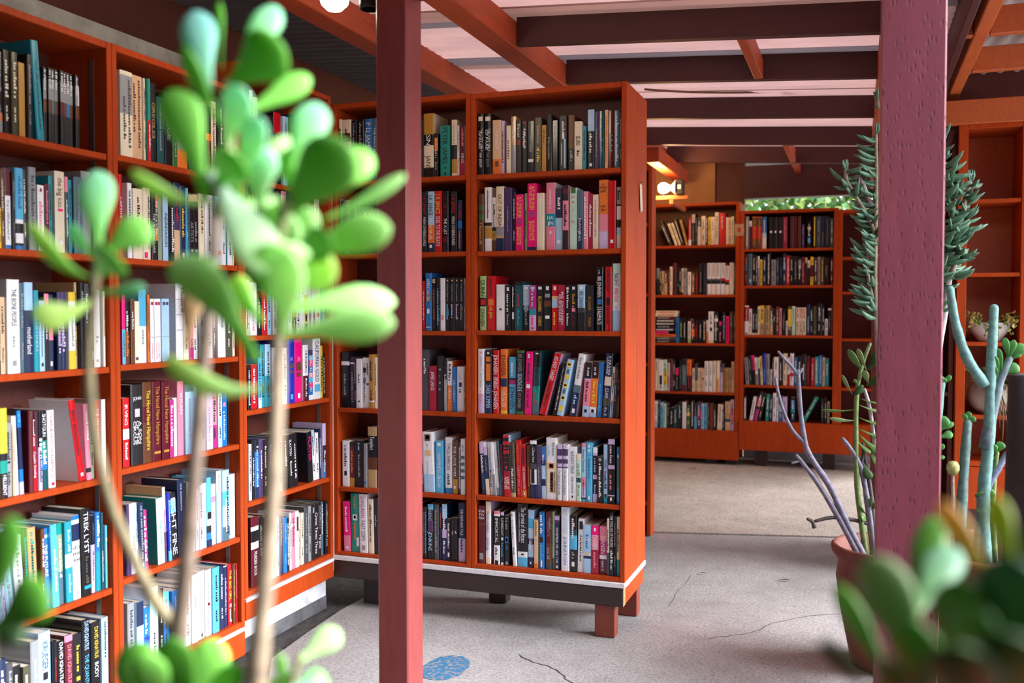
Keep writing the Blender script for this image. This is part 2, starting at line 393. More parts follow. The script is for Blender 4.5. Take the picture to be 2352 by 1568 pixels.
# ------------------------------------------------------------------ bookcases
def bookcase(label, ox, oy, rz, wd, top, bot, shelves, depth=.235, th=.021, mat=RED, group=None, back=True, standards=False, bm=None):
    o = empty('bookcase', (ox, oy, 0), label, 'bookcase', group, rz)
    for x in (0, wd-th):
        part('side_panel', o, mat, lambda b: b.box(x, x+th, 0, depth, bot, top, b=.002))
    part('top_panel', o, mat, lambda b: b.box(th, wd-th, .001, depth, top-.021, top, b=.002))
    if back: part('back_panel', o, bm or BACKP, lambda b: b.box(th, wd-th, depth-.008, depth, bot+.003, top-.021))
    for z in shelves[:-1]:
        part('shelf', o, mat, lambda b: b.box(th+.0015, wd-th-.0015, .003, depth-.008, z-.019, z, b=.002))
    z = shelves[-1]
    part('bottom_panel', o, mat, lambda b: b.box(th, wd-th, .001, depth-.008, max(bot+.001, z-.022), z, b=.002))
    if standards:
        for x in (th+.0005, wd-th-.0025):
            for y in (.05,):
                part('shelf_standard', o, METAL, lambda b: b.box(x, x+.002, y, y+.016, bot+.05, top-.05))
    return o
R90 = math.pi/2
ZS = {'A': [1.777, 1.467, 1.127, .79, .443, .105], 'B': [1.783, 1.465, 1.13, .8035, .456, .135], 'C': [1.80, 1.483, 1.204, .922, .574, .238],
      'D': [1.8585, 1.545, 1.2145, .876, .5285, .243], 'E': [1.857, 1.543, 1.218, .8745, .534, .2475],
      'F': [1.811, 1.423, 1.043, .66, .364], 'G': [1.772, 1.491, 1.111, .726, .447], 'K': [1.70, 1.44, 1.09, .72, .447]}
gl = 'bookcases along the wall'
bookcase('tall red bookcase nearest the camera along the wall, below the plaster ledge', XW, 1.713, R90, .652, 2.117, .078, ZS['A'], standards=True)
bookcase('tall red wall bookcase standing behind the tallest succulent stems', XW, 2.366, R90, .650, 2.118, .112, ZS['B'], standards=True)
bookcase('red wall bookcase meeting the inside corner over the chipped white footing', XW, 3.018, R90, .645, 2.225, .216, ZS['C'], standards=True)
bookcase('red corner bookcase half hidden behind the slender roof post', -2.1545, YE, 0, .649, 2.192, .228, ZS['D'], .19)
bookcase('red centre bookcase with its bright orange end panel facing the walkway', -1.5045, YE, 0, .6535, 2.188, .228, ZS['E'], .19)
bookcase('red bookcase standing back to back behind the centre bookcase', -.851, 4.043, math.pi, .6535, 2.188, .228, ZS['E'], .184)
bookcase('dark red bookcase end seen edge-on just past the centre bookcase', on_y(1496, 800, 5.42).x-.65, 5.42, 0, .65, 2.12, .002, [1.8, 1.4, 1.0, .6, .2], .11)
bookcase('rear red bookcase under the warm wall lamp', -1.62, YF, 0, .757, 2.14, .137, ZS['F'], .30, .03)
bookcase('rear red bookcase below the bright gap under the roof', -.86, YF, 0, .715, 2.066, .222, ZS['G'], .30, .03)
bookcase('empty dark red rear bookcase next to the rear post', -.144, YF+.002, 0, .60, 2.05, .222, ZS['K'], .30, .03)
bookcase('narrow coral red plant shelf unit beyond the thick post', .445, 5.06, 0, .315, 2.185, .34, [1.83, 1.48, 1.15, .80, .575], .30, .042, bm=RAFT)
pk = part('kick_panel', bpy.data.objects['bookcase.010'], RED, lambda b: b.box(.043, .272, .004, .02, .345, .55, b=.002))
part_o = empty('bookcase', (.30, 5.13, 0), 'dark empty red case in shadow beside the plant shelf unit', 'bookcase')
part('side_panel', part_o, BACKP, lambda b: b.box(0, .02, 0, .28, .2, 2.17)); part('side_panel', part_o, BACKP, lambda b: b.box(.12, .14, 0, .28, .2, 2.17))
part('back_panel', part_o, BACKP, lambda b: b.box(.02, .12, .26, .28, .2, 2.17))
for z in (.22, .9, 1.5, 2.17): part('shelf', part_o, BACKP, lambda b: b.box(.021, .119, .005, .259, z-.02, z))
part('support_brace', part_o, BEAM, lambda b: b.add([(.02, -.03, 1.85), (.045, -.03, 1.85), (.135, -.03, 2.17), (.11, -.03, 2.17), (.02, -.005, 1.85), (.045, -.005, 1.85), (.135, -.005, 2.17), (.11, -.005, 2.17)],
     [(0, 1, 2, 3), (7, 6, 5, 4), (4, 5, 1, 0), (5, 6, 2, 1), (6, 7, 3, 2), (7, 4, 0, 3)]))
# plinths
o = empty('plinth', (-2.155, YE, 0), 'dark timber plinth with a white top strip carrying the corner and centre bookcases', 'plinth')
part('base_board', o, BASEB, lambda b: b.box(0, 1.297, -.006, .03, .132, .207, b=.003))
part('base_board', o, RED, lambda b: b.box(1.262, 1.298, .031, .372, .132, .207, b=.003))
part('trim_strip', o, STRIP, lambda b: b.box(.003, 1.306, -.009, .02,   .2075, .2275, b=.002))
part('trim_strip', o, STRIP, lambda b: b.box(1.27, 1.308, .021, .376,   .2075, .2275, b=.002))
part('end_grain', o, plain('raw_end_grain', (.42, .25, .10), .8, 0, .25, 60), lambda b: b.box(1.2972, 1.2992, -.004, .03, .134, .21))
for x, y in ((1.18, .006), (1.205, .30), (.10, .08), (.62, .28)):
    part('leg', o, LEGP if x > 1 else BASEB, lambda b: b.box(x, x+.082, y, y+.06, .0015, .131, b=.003))
for i, (y0, w_, z0, z1, lab) in enumerate(((1.713, .652, .012, .060, 'near'), (2.366, .650, .005, .098, 'middle'), (3.018, .645, .131, .200, 'corner'))):
    o = empty('plinth', (XW, y0, 0), 'red timber plinth with a white strip under the %s wall bookcase' % lab, 'plinth', None, R90)
    part('base_board', o, RED, lambda b: b.box(.001, w_-.002, -.002, .03, z0, z1, b=.003))
    part('trim_strip', o, STRIP, lambda b: b.box(.001, w_-.002, -.006, .025, z1+.0005, z1+.014, b=.002))
    if i < 2:
        for x in (.01, w_-.07): part('leg', o, BASEB, lambda b: b.box(x, x+.06, .06, .15, -.0115, z1, b=.002))
for x0, w_, z0, z1, lab in ((-1.62, .757, .137, .362, 'lamp-lit'), (-.86, 1.31, .222, .445, 'gap-lit')):
    o = empty('plinth', (x0, YF, 0), 'plain red kick board below the %s rear bookcase' % lab, 'plinth')
    part('base_board', o, RED, lambda b: b.box(.002, w_, -.012, -.002, z0, z1, b=.002))
    for x in (.5, w_-.10) if w_ < 1 else (.12, .62, 1.1): part('leg', o, BASEB, lambda b: b.box(x, x+.09, .03, .12, .086, z0-.001, b=.002))
o = wallbox('wall_rear_footing', -.86, .3, 7.90, 7.96, 0, .35, plain('pale_footing', (.42, .45, .50), .8, 0, .3, 6))
# ------------------------------------------------------------------ spine lettering
GLY = {}
def make_glyphs(chars):
    tmp = []
    for ch in chars:
        c = bpy.data.curves.new('g', 'FONT'); c.body = ch; c.resolution_u = 2; c.size = 1
        o = bpy.data.objects.new('g', c); COL.objects.link(o); tmp.append((ch, o, c))
    bpy.context.view_layer.update(); dg = bpy.context.evaluated_depsgraph_get()
    for ch, o, c in tmp:
        ev = o.evaluated_get(dg); me = ev.to_mesh()
        vs = [(v.co.x, v.co.y) for v in me.vertices]; fs = [tuple(p.vertices) for p in me.polygons]
        x0 = min(v[0] for v in vs); x1 = max(v[0] for v in vs)
        GLY[ch] = ([(x-x0, y) for x, y in vs], fs, x1-x0); ev.to_mesh_clear()
    for ch, o, c in tmp: bpy.data.objects.remove(o); bpy.data.curves.remove(c)
make_glyphs("ABCDEFGHIJKLMNOPQRSTUVWXYZabcdefghijklmnopqrstuvwxyz0123456789&.,'!?-/|")
def text_width(t): return sum((GLY[c][2]+.07) if c in GLY else .28 for c in t)
PAL = {}
for row in '''k 1a191e black|n 1d2c52 navy|w eceef2 white|c eadfc6 cream|g 92969a grey|dg 4a4b50 charcoal|r c9131e red|cr a3173a crimson|m 5e1926 maroon|p f0107e hot pink|pi ea8aa2 pink|b 1f74bd blue
rb 1830b4 royal blue|sky 55b7e2 light blue|lb a9d0ee pale blue|t 1a97ab teal|te 0d9488 sea green|dt 155058 dark teal|y eccd3c yellow|o e8792a orange|go bb8a36 gold|br 643d27 brown|ta bd9d6e tan|be dcb892 beige
pe e8bd8c peach|gn 3c6b38 green|lg aad48a light green|mt c2e8d6 mint|sg 90a082 sage|ol 4e4d3b olive|sl 4f6d7c slate|la ccbbe2 lavender|pu 4c3a66 purple|ma b7297f magenta'''.replace('\n', '|').split('|'):
    a, h, n_ = row.split(' ', 2); PAL[a] = (lin(h), n_)
def bands(spec):
    out = []; t = 0
    for a, f in re.findall(r'([a-z]+)([\d.]*)', spec):
        e = float(f) if f else 1.0
        out.append((t, e, a)); t = e
    return [b for b in out if b[1] > b[0]]
# the spec "k.5w" reads black from the top down to half height, white below it
def lum(a): r = PAL[a][0]; return .3*r[0]+.6*r[1]+.1*r[2]
def book_geo(w_, h, d, bs, hard, cov, pg, ink, texts, rng, bcol=None):
    bul = .0032 if hard else .0008
    t = .0022 if hard else .0010; ins = .003 if hard else .0006
    X = (0, .12*w_, .5*w_, .88*w_, w_); Y = (0, -bul*.75, -bul, -bul*.75, 0)
    t = min(t, w_*.2)
    prof = [(0, d)]+list(zip(X, Y))+[(w_, d), (w_-t, d), (w_-t, t), (t, t)]+[(t, d)]
    zs = [h]+[h*(1-e) for s, e, a in bs]; n = len(prof); vs = []; fs = []; cs = []
    for z in zs: vs += [(x, y, z) for x, y in prof]
    big = max(bs, key=lambda q: q[1]-q[0])[2]; bc = PAL[bcol or big][0]
    for i in range(len(bs)):
        for j in range(n):
            k = (j+1) % n; fs.append((i*n+j, (i+1)*n+j, (i+1)*n+k, i*n+k))
            cs.append(PAL[bs[i][2]][0] if 1 <= j <= 4 else bc)
    L = (len(zs)-1)*n
    for base, fl in ((0, 0), (L, 1)):
        for q in ((0, 1, n-2, n-1), (5, 6, n-4, n-3)):
            q = tuple(base+i for i in q); fs.append(q if fl else q[::-1]); cs.append(bc)
        q = (1, 2, 3, 4, 5, n-3, n-2); q = tuple(base+i for i in q); fs.append(q if fl else q[::-1]); cs.append(bc)
    cov.add(vs, fs, cs)
    pc = rng.choice([(.62, .55, .42), (.70, .66, .58), (.50, .42, .30)])
    pg.box(t+.0002, w_-t-.0002, t+.001, d-ins, ins, h-ins, pc)
    yy = -bul-.0007
    def quad(x0, x1, z0, z1, c): ink.add([(x0, yy, z0), (x1, yy, z0), (x1, yy, z1), (x0, yy, z1)], [(0, 1, 2, 3)], c)
    for tx in texts:
        s, c, t0, t1, wf, off = tx; col = PAL[c][0]; Lz = (t1-t0)*h
        if s == '#':                                   # a plain patch: mostly print, some painted reflections
            quad(w_*(.5+off-wf/2), w_*(.5+off+wf/2), h*(1-t1), h*(1-t0), col); continue
        if s == '~':                                   # lettering too small to read: letter-sized ticks
            cap = min(w_*wf, .011); z = h*(1-t0); cx = w_*(.5+off); end = h*(1-t1)
            while z-cap*.5 > end:
                lw = cap*rng.uniform(.35, .75); hh = cap*rng.choice((.62, .62, .62, 1))
                quad(cx-cap*.5, cx-cap*.5+hh, z-lw, z, col); z -= lw+cap*(.2 if rng.random() > .16 else .6)
            continue
        hz = s[0] == '='
        lines = (s[1:] if hz else s).split('/')
        nl = len(lines)
        for li, ln in enumerate(lines):
            W = text_width(ln)
            if hz:
                cap = Lz/nl*.72; sx = min(cap*1.15/.72, w_*wf/max(W, .1)); sy = cap/.72
                x = w_*(.5+off)-W*sx/2; z = h*(1-t0)-Lz/nl*(li+.86)
                for ch in ln:
                    if ch not in GLY: x += .28*sx; continue
                    v, f, a = GLY[ch]; ink.add([(x+p*sx, yy, z+q*sy) for p, q in v], f, col); x += (a+.07)*sx
            else:
                lw = w_*wf/nl; sy = lw/.74; sx = Lz/max(W, .1)
                if sx > sy*1.5: sx = sy*1.5
                if sx < sy*.42: sy = sx/.42
                z = h*(1-t0)-(Lz-W*sx)/2
                x = w_*(.5+off+wf*.5)-lw*(li+1)+(lw-.72*sy)/2
                for ch in ln:
                    if ch not in GLY: z -= .28*sx; continue
                    v, f, a = GLY[ch]; ink.add([(x+q*sy, yy, z-p*sx) for p, q in v], f, col); z -= (a+.07)*sx
ORD = ['zeroth', 'first', 'second', 'third', 'fourth', 'fifth', 'sixth', 'seventh', 'eighth', 'ninth', 'tenth', 'eleventh', 'twelfth', 'thirteenth', 'fourteenth', 'fifteenth', 'sixteenth', 'seventeenth', 'eighteenth', 'nineteenth', 'twentieth']
ORD += ['twenty-'+x for x in ORD[1:10]]+['thirtieth']
SHN = ['top shelf', 'second shelf', 'third shelf', 'fourth shelf', 'fifth shelf', 'bottom shelf']
CASEN = {'A': 'nearest wall bookcase', 'B': 'second wall bookcase', 'C': 'wall bookcase by the corner', 'D': 'corner bookcase', 'E': 'centre bookcase', 'F': 'lamp-lit rear bookcase', 'G': 'gap-lit rear bookcase'}
BOOKS = []
TOPS = {'A': 2.096, 'B': 2.097, 'C': 2.204, 'D': 2.171, 'E': 2.167, 'F': 2.119, 'G': 2.045}
SPAN = {'A': (1.734, 2.344), 'B': (2.387, 2.995), 'C': (3.039, 3.642), 'D': (-2.1335, -1.5265), 'E': (-1.4835, -.872), 'F': (-1.59, -.893), 'G': (-.83, -.175)}
def row(case, ri, ox, oy, s, data, ordw='from left', fill0=None, d0=0):
    z0 = ZS[case][ri]; left = case in 'ABC'
    P = (XW-.016) if left else (YE+.016 if case in 'DE' else YF+.018)
    un = (lambda u, v: on_x(u, v, P)) if left else (lambda u, v: on_y(u, v, P))
    S = (lambda p: p.y) if left else (lambda p: p.x)
    end = -9; k = 0
    for line in data.strip().split('\n'):
        for item in line.split(' + '):
            f = item.strip().split('|'); a = f[0].split()
            u0, u1, vt = (float(a[0])/s+ox, float(a[1])/s+ox, float(a[2])/s+oy); spec = a[3]
            lean = 0.0; bc = None; dep = None
            for q in a[4:]:
                if q[0] == 'L': lean = float(q[1:])
                if q[0] == 'D': dep = float(q[1:])
                if q[0] == 'B': bc = q[1:]
            um = (u0+u1)/2; zt = un(um, vt).z; h = zt-z0
            sm = S(un(um, vt+80)); vb = proj((P, sm, z0) if left else (sm, P, z0))[1]; vm = (vt+vb)/2 if not lean else vb-4
            s0, s1 = S(un(u0, vm)), S(un(u1, vm))
            if not lean:
                if s0 < end+.0006: s0 = end+.0006
                if s1-s0 < .0075: s1 = s0+.0075
            ws = (s1-s0)*math.cos(math.radians(lean)); 
            if lean: h = (h-ws*math.sin(math.radians(abs(lean))))/math.cos(math.radians(lean))
            lim = (TOPS[case] if ri == 0 else ZS[case][ri-1]-.019)-z0-.004
            h = max(.11, min(h, lim if not lean else lim/math.cos(math.radians(lean))-ws*math.sin(math.radians(abs(lean))))); k += 1
            lo, hi = SPAN[case]
            if s1 > hi-.0045: s1 = hi-.0045; s0 = min(s0, s1-.0075); ws = (s1-s0)*math.cos(math.radians(lean))
            if s0 < lo+.0045: s0 = lo+.0045; s1 = max(s1, s0+.0075); ws = (s1-s0)*math.cos(math.radians(lean))
            if lean:
                tt = math.tan(math.radians(abs(lean)))*h
                sh = min(0, hi-.0045-(s1+tt)) if lean > 0 else max(0, lo+.0045-(s0-tt))
                s0 += sh; s1 += sh
            end = s1 if not lean else max(end, s1)
            texts = []; titles = []
            for tx in f[1:]:
                if tx == '-': texts.append(None); continue
                g = tx.split('@'); body = g[0]
                if body.startswith('!'): body = body[1:]; titles.append(body.replace('/', ' ').replace('=', '').lower())
                q = g[1].split(','); texts.append((body, q[0], float(q[1]), float(q[2]), float(q[3]) if len(q) > 3 else .62, float(q[4]) if len(q) > 4 else 0.0))
            BOOKS.append(dict(case=case, ri=ri, k=k, s0=s0, w=ws, s1=s1, h=h, lean=lean, spec=spec, texts=texts, titles=titles, P=P, z0=z0, left=left, ordw=ordw, dep=dep, bc=bc,
                              area=abs(u1-u0)*(vb-vt)))
def filler(case, ri, s0, s1, seed):
    rng = random.Random(seed); left = case in 'ABC'; s = s0
    P = (XW-.016) if left else (YE+.016 if case in 'DE' else YF+.018)
    while s < s1-.03:
        w_ = rng.uniform(.014, .032)
        BOOKS.append(dict(case=case, ri=ri, k=0, s0=s, w=w_, s1=s+w_, h=rng.uniform(.17, .23), lean=0, spec=rng.choice('k k n m br g w c b dt r'.split()), texts=[], titles=[], P=P, z0=ZS[case][ri], left=left, ordw='', dep=None, bc=None, area=0))
        s += w_+.001
# ------------------------------------------------------------------ the books, shelf by shelf: spine left, spine right, top (read off the photograph), colours | lettering
q = (1060, 180, 3.5636)  # pale strips on one glossy black spine are painted reflections
row('E', 0, *q, '''
128 182 290 k|!THE LOST GIRLS/OF PARIS@w,.24,.62,.7|PAM JENOFF@w,.64,.88,.4|#@c,.05,.12,.7
186 242 288 k|!THE LOST GIRLS/OF PARIS@w,.24,.62,.7|PAM JENOFF@g,.64,.88,.4|#@c,.05,.12,.7
252 320 340 be.72o|PAM JENOFF@w,.2,.55,.4|#@br,.76,.86,.4
322 347 345 la|~@m,.2,.8,.5
368 402 388 c|~@br,.3,.7,.4
395 445 312 ta.5g|~@w,.1,.45,.4
448 488 345 k|!Sister@w,.06,.34,.6|#@cr,.37,.47,.6
490 530 345 k|#@cr,.02,.06,.8|~@w,.15,.55,.4|~@w,.2,.5,.3,-.2
537 596 350 k|#@w,.74,.80,.7|~@g,.2,.6,.3
600 654 320 ol|~@ta,.15,.5,.3|~@y,.55,.85,.5
657 692 382 go|~@br,.1,.4,.4
694 738 295 k|~@g,.4,.8,.3
742 790 345 k|~@g,.1,.3,.3
797 862 305 k|#@w,.3,.42,.3|~@w,.1,.3,.4|#@lb,.42,.95,.22,.2|#@lb,.5,.9,.1,-.2
872 922 300 br.6k|~@g,.64,.86,.4
924 985 352 c|!SELLING@k,.3,.5,.6|~@k,.6,.75,.5
986 1018 388 t|~@k,.1,.8,.4
1030 1085 255 lb.36k|~@w,.4,.75,.4|#@w,.9,.95,.4
1088 1122 270 pu|~@g,.3,.8,.4
1125 1165 268 dt|~@g,.1,.75,.4
1168 1197 255 pe|~@o,.1,.9,.5
1198 1245 262 m|~@g,.4,.7,.4
1247 1295 262 sl|~@w,.1,.9,.4|#@w,.04,.95,.09,-.2
1297 1314 275 ol''')
row('E', 1, *q, '''
134 175 945 br.2gn.28br.35gn.46br|~@go,.5,.9,.6
183 240 890 w.55k.6ta.64go.8w|~@k,.05,.5,.2
246 278 975 w.55k.62go.8br
281 345 885 c.62g.76ta.80n|!OUT OF INDIA@k,.12,.62,.5
348 412 895 pu|~@g,.3,.7,.2
414 440 925 k
443 505 950 p|AT THE END/OF THE CENTURY@y,.04,.42,.62|RUTH PRAWER/JHABVALA@y,.58,.9,.6|#@ma,.44,.52,.8
512 536 940 sg|~@k,.3,.8,.4
538 612 860 p.95n|!AT THE END/OF THE CENTURY@y,.04,.4,.62|RUTH PRAWER/JHABVALA@y,.56,.86,.6|#@ma,.42,.5,.8
614 675 938 c|~@w,.1,.4,.3
690 763 853 pi.46t.65pi Bw|=HA/JIN@w,.48,.64,.7|~@w,.1,.4,.2|#@w,.72,.76,.2
765 824 900 n.48lb|~@w,.15,.35,.4|#@w,.84,.9,.5
828 875 875 k.06m.14k.24pi.7k|~@k,.3,.65,.5
884 945 895 mt|=H@r,.12,.18,.5|=A@r,.2,.26,.5|=J@r,.32,.38,.5|=I@r,.42,.48,.4|=N@r,.52,.58,.5|#@gn,0,.09,.6
948 992 915 sl.5n|!NANJING@w,.45,.9,.5
995 1033 925 pi|~@w,.1,.85,.6
1035 1070 940 cr|~@w,.2,.8,.5
1072 1118 950 c|~@g,.1,.8,.3
1122 1200 830 o.5pi.75la|!=A/FREE/LIFE@k,.04,.19,.8|=HA/JIN@k,.36,.46,.6
1203 1262 838 r|#@w,.87,.92,.4
1265 1310 888 g.28k.31w.53k.66lb.78c|~@k,.06,.24,.6''')
row('E', 2, 1060, 580, 3.5636, '''
146 198 192 lg.4k.56lg|!QUINN@k,.07,.38,.7|JOHANSEN@k,.6,.93,.7|#@r,.43,.53,.7
205 275 192 r|~@m,.05,.4,.4|HA JIAN@y,.56,.78,.4|#@o,.42,.54,.6
285 352 262 w|~@k,.52,.58,.8
356 402 265 k|#@w,.05,.13,.4|~@mt,.2,.6,.5|~@g,.65,.9,.4
406 432 265 k|~@w,.05,.5,.5|#@w,.6,.75,.6
438 495 238 k.08dt|~@r,.25,.5,.5|~@t,.55,.9,.6
498 552 265 lb.45sl.55k|IRIS JOHANSEN@w,.15,.6,.6|~@g,.62,.9,.6|#@w,.04,.1,.5
555 610 268 ma.52t.66la|~@la,.1,.5,.6|~@p,.68,.95,.6|#@lb,.03,.09,.6
614 668 265 k|IRIS JOHANSEN@y,.25,.58,.5|STALEMATE@y,.68,.9,.5|#@w,.04,.1,.5
672 730 262 k.35br.48k|#@w,.04,.12,.4|#@g,.2,.28,.7|#@w,.67,.74,.6
735 785 262 r.25pe.32lb.5r|~@y,.6,.9,.5|#@w,.04,.12,.4
788 840 265 cr|!IRIS JOHANSEN/QUICKSAND@w,.08,.94,.75
845 883 265 k|~@w,.1,.5,.4|~@w,.62,.9,.4|#@w,.05,.12,.5
886 940 265 k|~@go,.2,.5,.5|#@pi,.5,.58,.5|~@m,.65,.9,.4|#@w,.04,.1,.4
950 1010 262 lb.5dg.6k|IRIS JOHANSEN@k,.15,.58,.6|#@w,.04,.1,.4
1015 1080 268 k|IRIS JOHANSEN@go,.25,.55,.35|STALEMATE@go,.7,.9,.35
1103 1158 120 k|IRIS JOHANSEN@w,.15,.47,.6|!STALEMATE@w,.62,.9,.65|~@g,.05,.12,.6|#@b,.5,.58,.6
1172 1226 115 r|~@m,.05,.4,.5|#@k,.48,.6,.5|~@m,.62,.9,.5
1235 1306 90 mt.18w.7lb|!NIGHT@n,.15,.34,.55|!AND DAY@r,.36,.58,.5|~@lb,.62,.9,.4''')
row('E', 3, 1060, 580, 3.5636, '''
130 186 790 w.7la|!PERFECT WITNESS@g,.12,.6,.35|~@pi,.65,.85,.3|#@pi,.04,.07,.3
194 248 800 k.52n|!DARK SUMMER@lb,.55,.92,.7|#@o,.1,.18,.65|#@o,.21,.48,.65|#@w,.03,.06,.3
257 305 800 r|JOHANSEN@w,.07,.38,.75|!SIGHT/UNSEEN@w,.42,.62,.75|JOHANSEN@w,.64,.93,.75
313 368 792 o.45n.58o.95y|JOHANSEN@m,.08,.42,.75|!LIVE TO SEE/TOMORROW@c,.62,.9,.75
385 440 855 sky.37k.4ma.48sky|JOHANSEN@n,.52,.92,.7|~@w,.1,.34,.6
444 505 800 gn.04k.95gn L1|IRIS JOHANSEN@g,.06,.34,.5|!SILENCING EVE@lb,.36,.64,.7|ROY JOHANSEN@g,.66,.9,.5
506 566 810 p L2|~@m,.18,.5,.6|~@m,.62,.9,.6|~@w,.04,.12,.7|#@w,.52,.58,.5
570 628 805 k.25dt.55te.8sl L2|!HIDE AWAY@k,.25,.6,.5|~@r,.65,.85,.35|#@w,.03,.05,.4
632 690 815 r L15 Bla|!NO EASY TARGET@w,.06,.44,.6|~@m,.48,.9,.6
742 776 895 k L11.5|~@w,.25,.9,.3|~@g,.1,.5,.3
778 828 870 lb L11.5|#@y,.05,.13,.6|#@sl,.17,.25,.4|#@y,.27,.36,.6|#@y,.42,.5,.6|#@sl,.52,.6,.4|#@y,.64,.73,.6|#@y,.82,.92,.6|#@gn,.07,.1,.4|#@gn,.44,.47,.4|#@gn,.66,.7,.4
878 935 825 w.5sl.62n L9|~@g,.06,.4,.6|~@lb,.66,.8,.5|#@w,.88,.95,.4
985 1038 895 k.3la.32pi.8lb L4|~@w,.1,.26,.3|#@k,.86,.92,.4|~@m,.36,.75,.4
1040 1095 892 k.3o.82w.92lb L4|~@w,.1,.26,.3|#@k,.86,.92,.4|~@y,.36,.75,.5
1100 1140 895 b L3|~@sky,.4,.9,.4
1146 1202 825 n.36c.5n.7ol.82n L4|!IF THE RAINS/CLEANSE@w,.04,.34,.6|!CLEANSE@w,.54,.7,.5|~@g,.84,.96,.5
1206 1232 935 w.7lb L4
1236 1262 905 k.1br.35k L3|~@g,.4,.7,.4
1266 1298 960 k.55br L2|~@g,.2,.4,.4''')
q = (1085, 980, 7.84)
row('E', 4, *q, '''
170 240 275 la.22n L-4|~@w,.25,.6,.5|~@b,.55,.9,.3
242 308 275 w.1la.25n.7c L-4|~@g,.3,.55,.4
314 372 285 w L-4|!MOTHERLESS@sky,.1,.5,.5|~@k,.52,.85,.5
378 430 280 w.6g L-4|~@g,.5,.7,.4
436 486 280 w.85g L-4|~@k,.3,.5,.2
490 530 260 sl L-4|~@k,.1,.5,.6|~@k,.55,.8,.6
530 575 320 m L-3|~@g,.6,.75,.2
580 690 150 r.04k.1r.16k.25r.3k.58cr.68r L-2 Blb|LAND OF/WOLVES@w,.68,.88,.8|#@r,.2,.22,.8|#@r,.12,.13,.9|#@k,.05,.1,.2|#@r,.36,.37,.7|#@r,.44,.45,.6|#@r,.5,.55,.4
696 780 280 ol.92ta L-2|~@k,.05,.45,.4|~@w,.5,.85,.4|#@w,.48,.53,.4
790 888 250 r L-2|DENIS JOHNSON@o,.04,.4,.4|!NOBODY MOVE@pi,.44,.82,.45|~@o,.85,.95,.4
896 972 330 r.4r.86o L-2|!THE WESTERN STAR@w,.42,.84,.5|#@m,.05,.38,.5|#@w,.9,.95,.3
980 1040 345 br L-1|~@o,.4,.8,.4
1045 1165 250 w.06k.4dg.5w.68w.76n L-1|!Charles@w,.1,.4,.36,.05|#@k,.49,.74,.5,-.1|Dickens@w,.55,.7,.25,-.1|~@k,.1,.4,.15,-.35
1168 1240 345 pu L-1|~@g,.4,.75,.4
1245 1318 365 b.25n.36lb.62n.75lb L-1|~@w,.15,.35,.4|~@w,.4,.6,.3
1322 1512 200 w.4c.9w|~@lb,.12,.32,.3,-.2|~@g,.08,.3,.3,.2|#@o,.41,.5,.5|#@te,.425,.485,.35|#@br,.55,.88,.3,.05|~@w,.58,.85,.2,.05|~@br,.55,.9,.12,.35''')
q = (1250, 980, 7.84)
BOOKS_E4 = len(BOOKS)
row('E', 4, *q, '''
232 326 320 la.08pu.2la.26pu.34la.4pu.42w|!The Secret of Raven@n,.45,.9,.4|~@g,.55,.9,.2,-.3
336 430 320 la.08pu.2la.26pu.34la.4pu.42w|!The Secret of Raven@n,.45,.9,.4|~@g,.55,.9,.2,-.3
438 572 362 w|!ALREADY DEAD@k,.08,.5,.5|DENIS JOHNSON@k,.55,.86,.3|#@k,.9,.94,.2
576 658 490 c.12mt.5dt.6mt|~@sg,.2,.48,.6|~@sg,.65,.9,.5
662 742 305 pi.06lb.58pi.75la.93n.96sky|!Penny Nobody@n,.1,.5,.5|~@n,.62,.9,.3
750 858 290 sky.2b.21sky|!Battles & fires@n,.27,.6,.4|#@w,.04,.08,.3|#@w,.11,.15,.3|#@w,.9,.96,.3
868 948 375 w.1la.15k.5la.58k.85la|~@la,.2,.45,.5|~@la,.68,.85,.4
952 1055 540 k|~@w,.15,.9,.4|#@g,.03,.1,.5
1062 1140 320 lb.9t|!NEEDED/TO KILL@n,.25,.42,.6|~@n,.5,.75,.5|#@ma,.45,.49,.4|#@k,.84,.9,.5
1148 1268 225 la.08k.4la.46k.86la.88k|~@la,.1,.38,.5|~@pi,.55,.78,.5|#@w,.9,.95,.3
1302 1388 372 b.2sl.8b|!SUNSHINE@lb,.7,.95,.5|~@w,.12,.2,.5''')
q = (1085, 1150, 7.84)
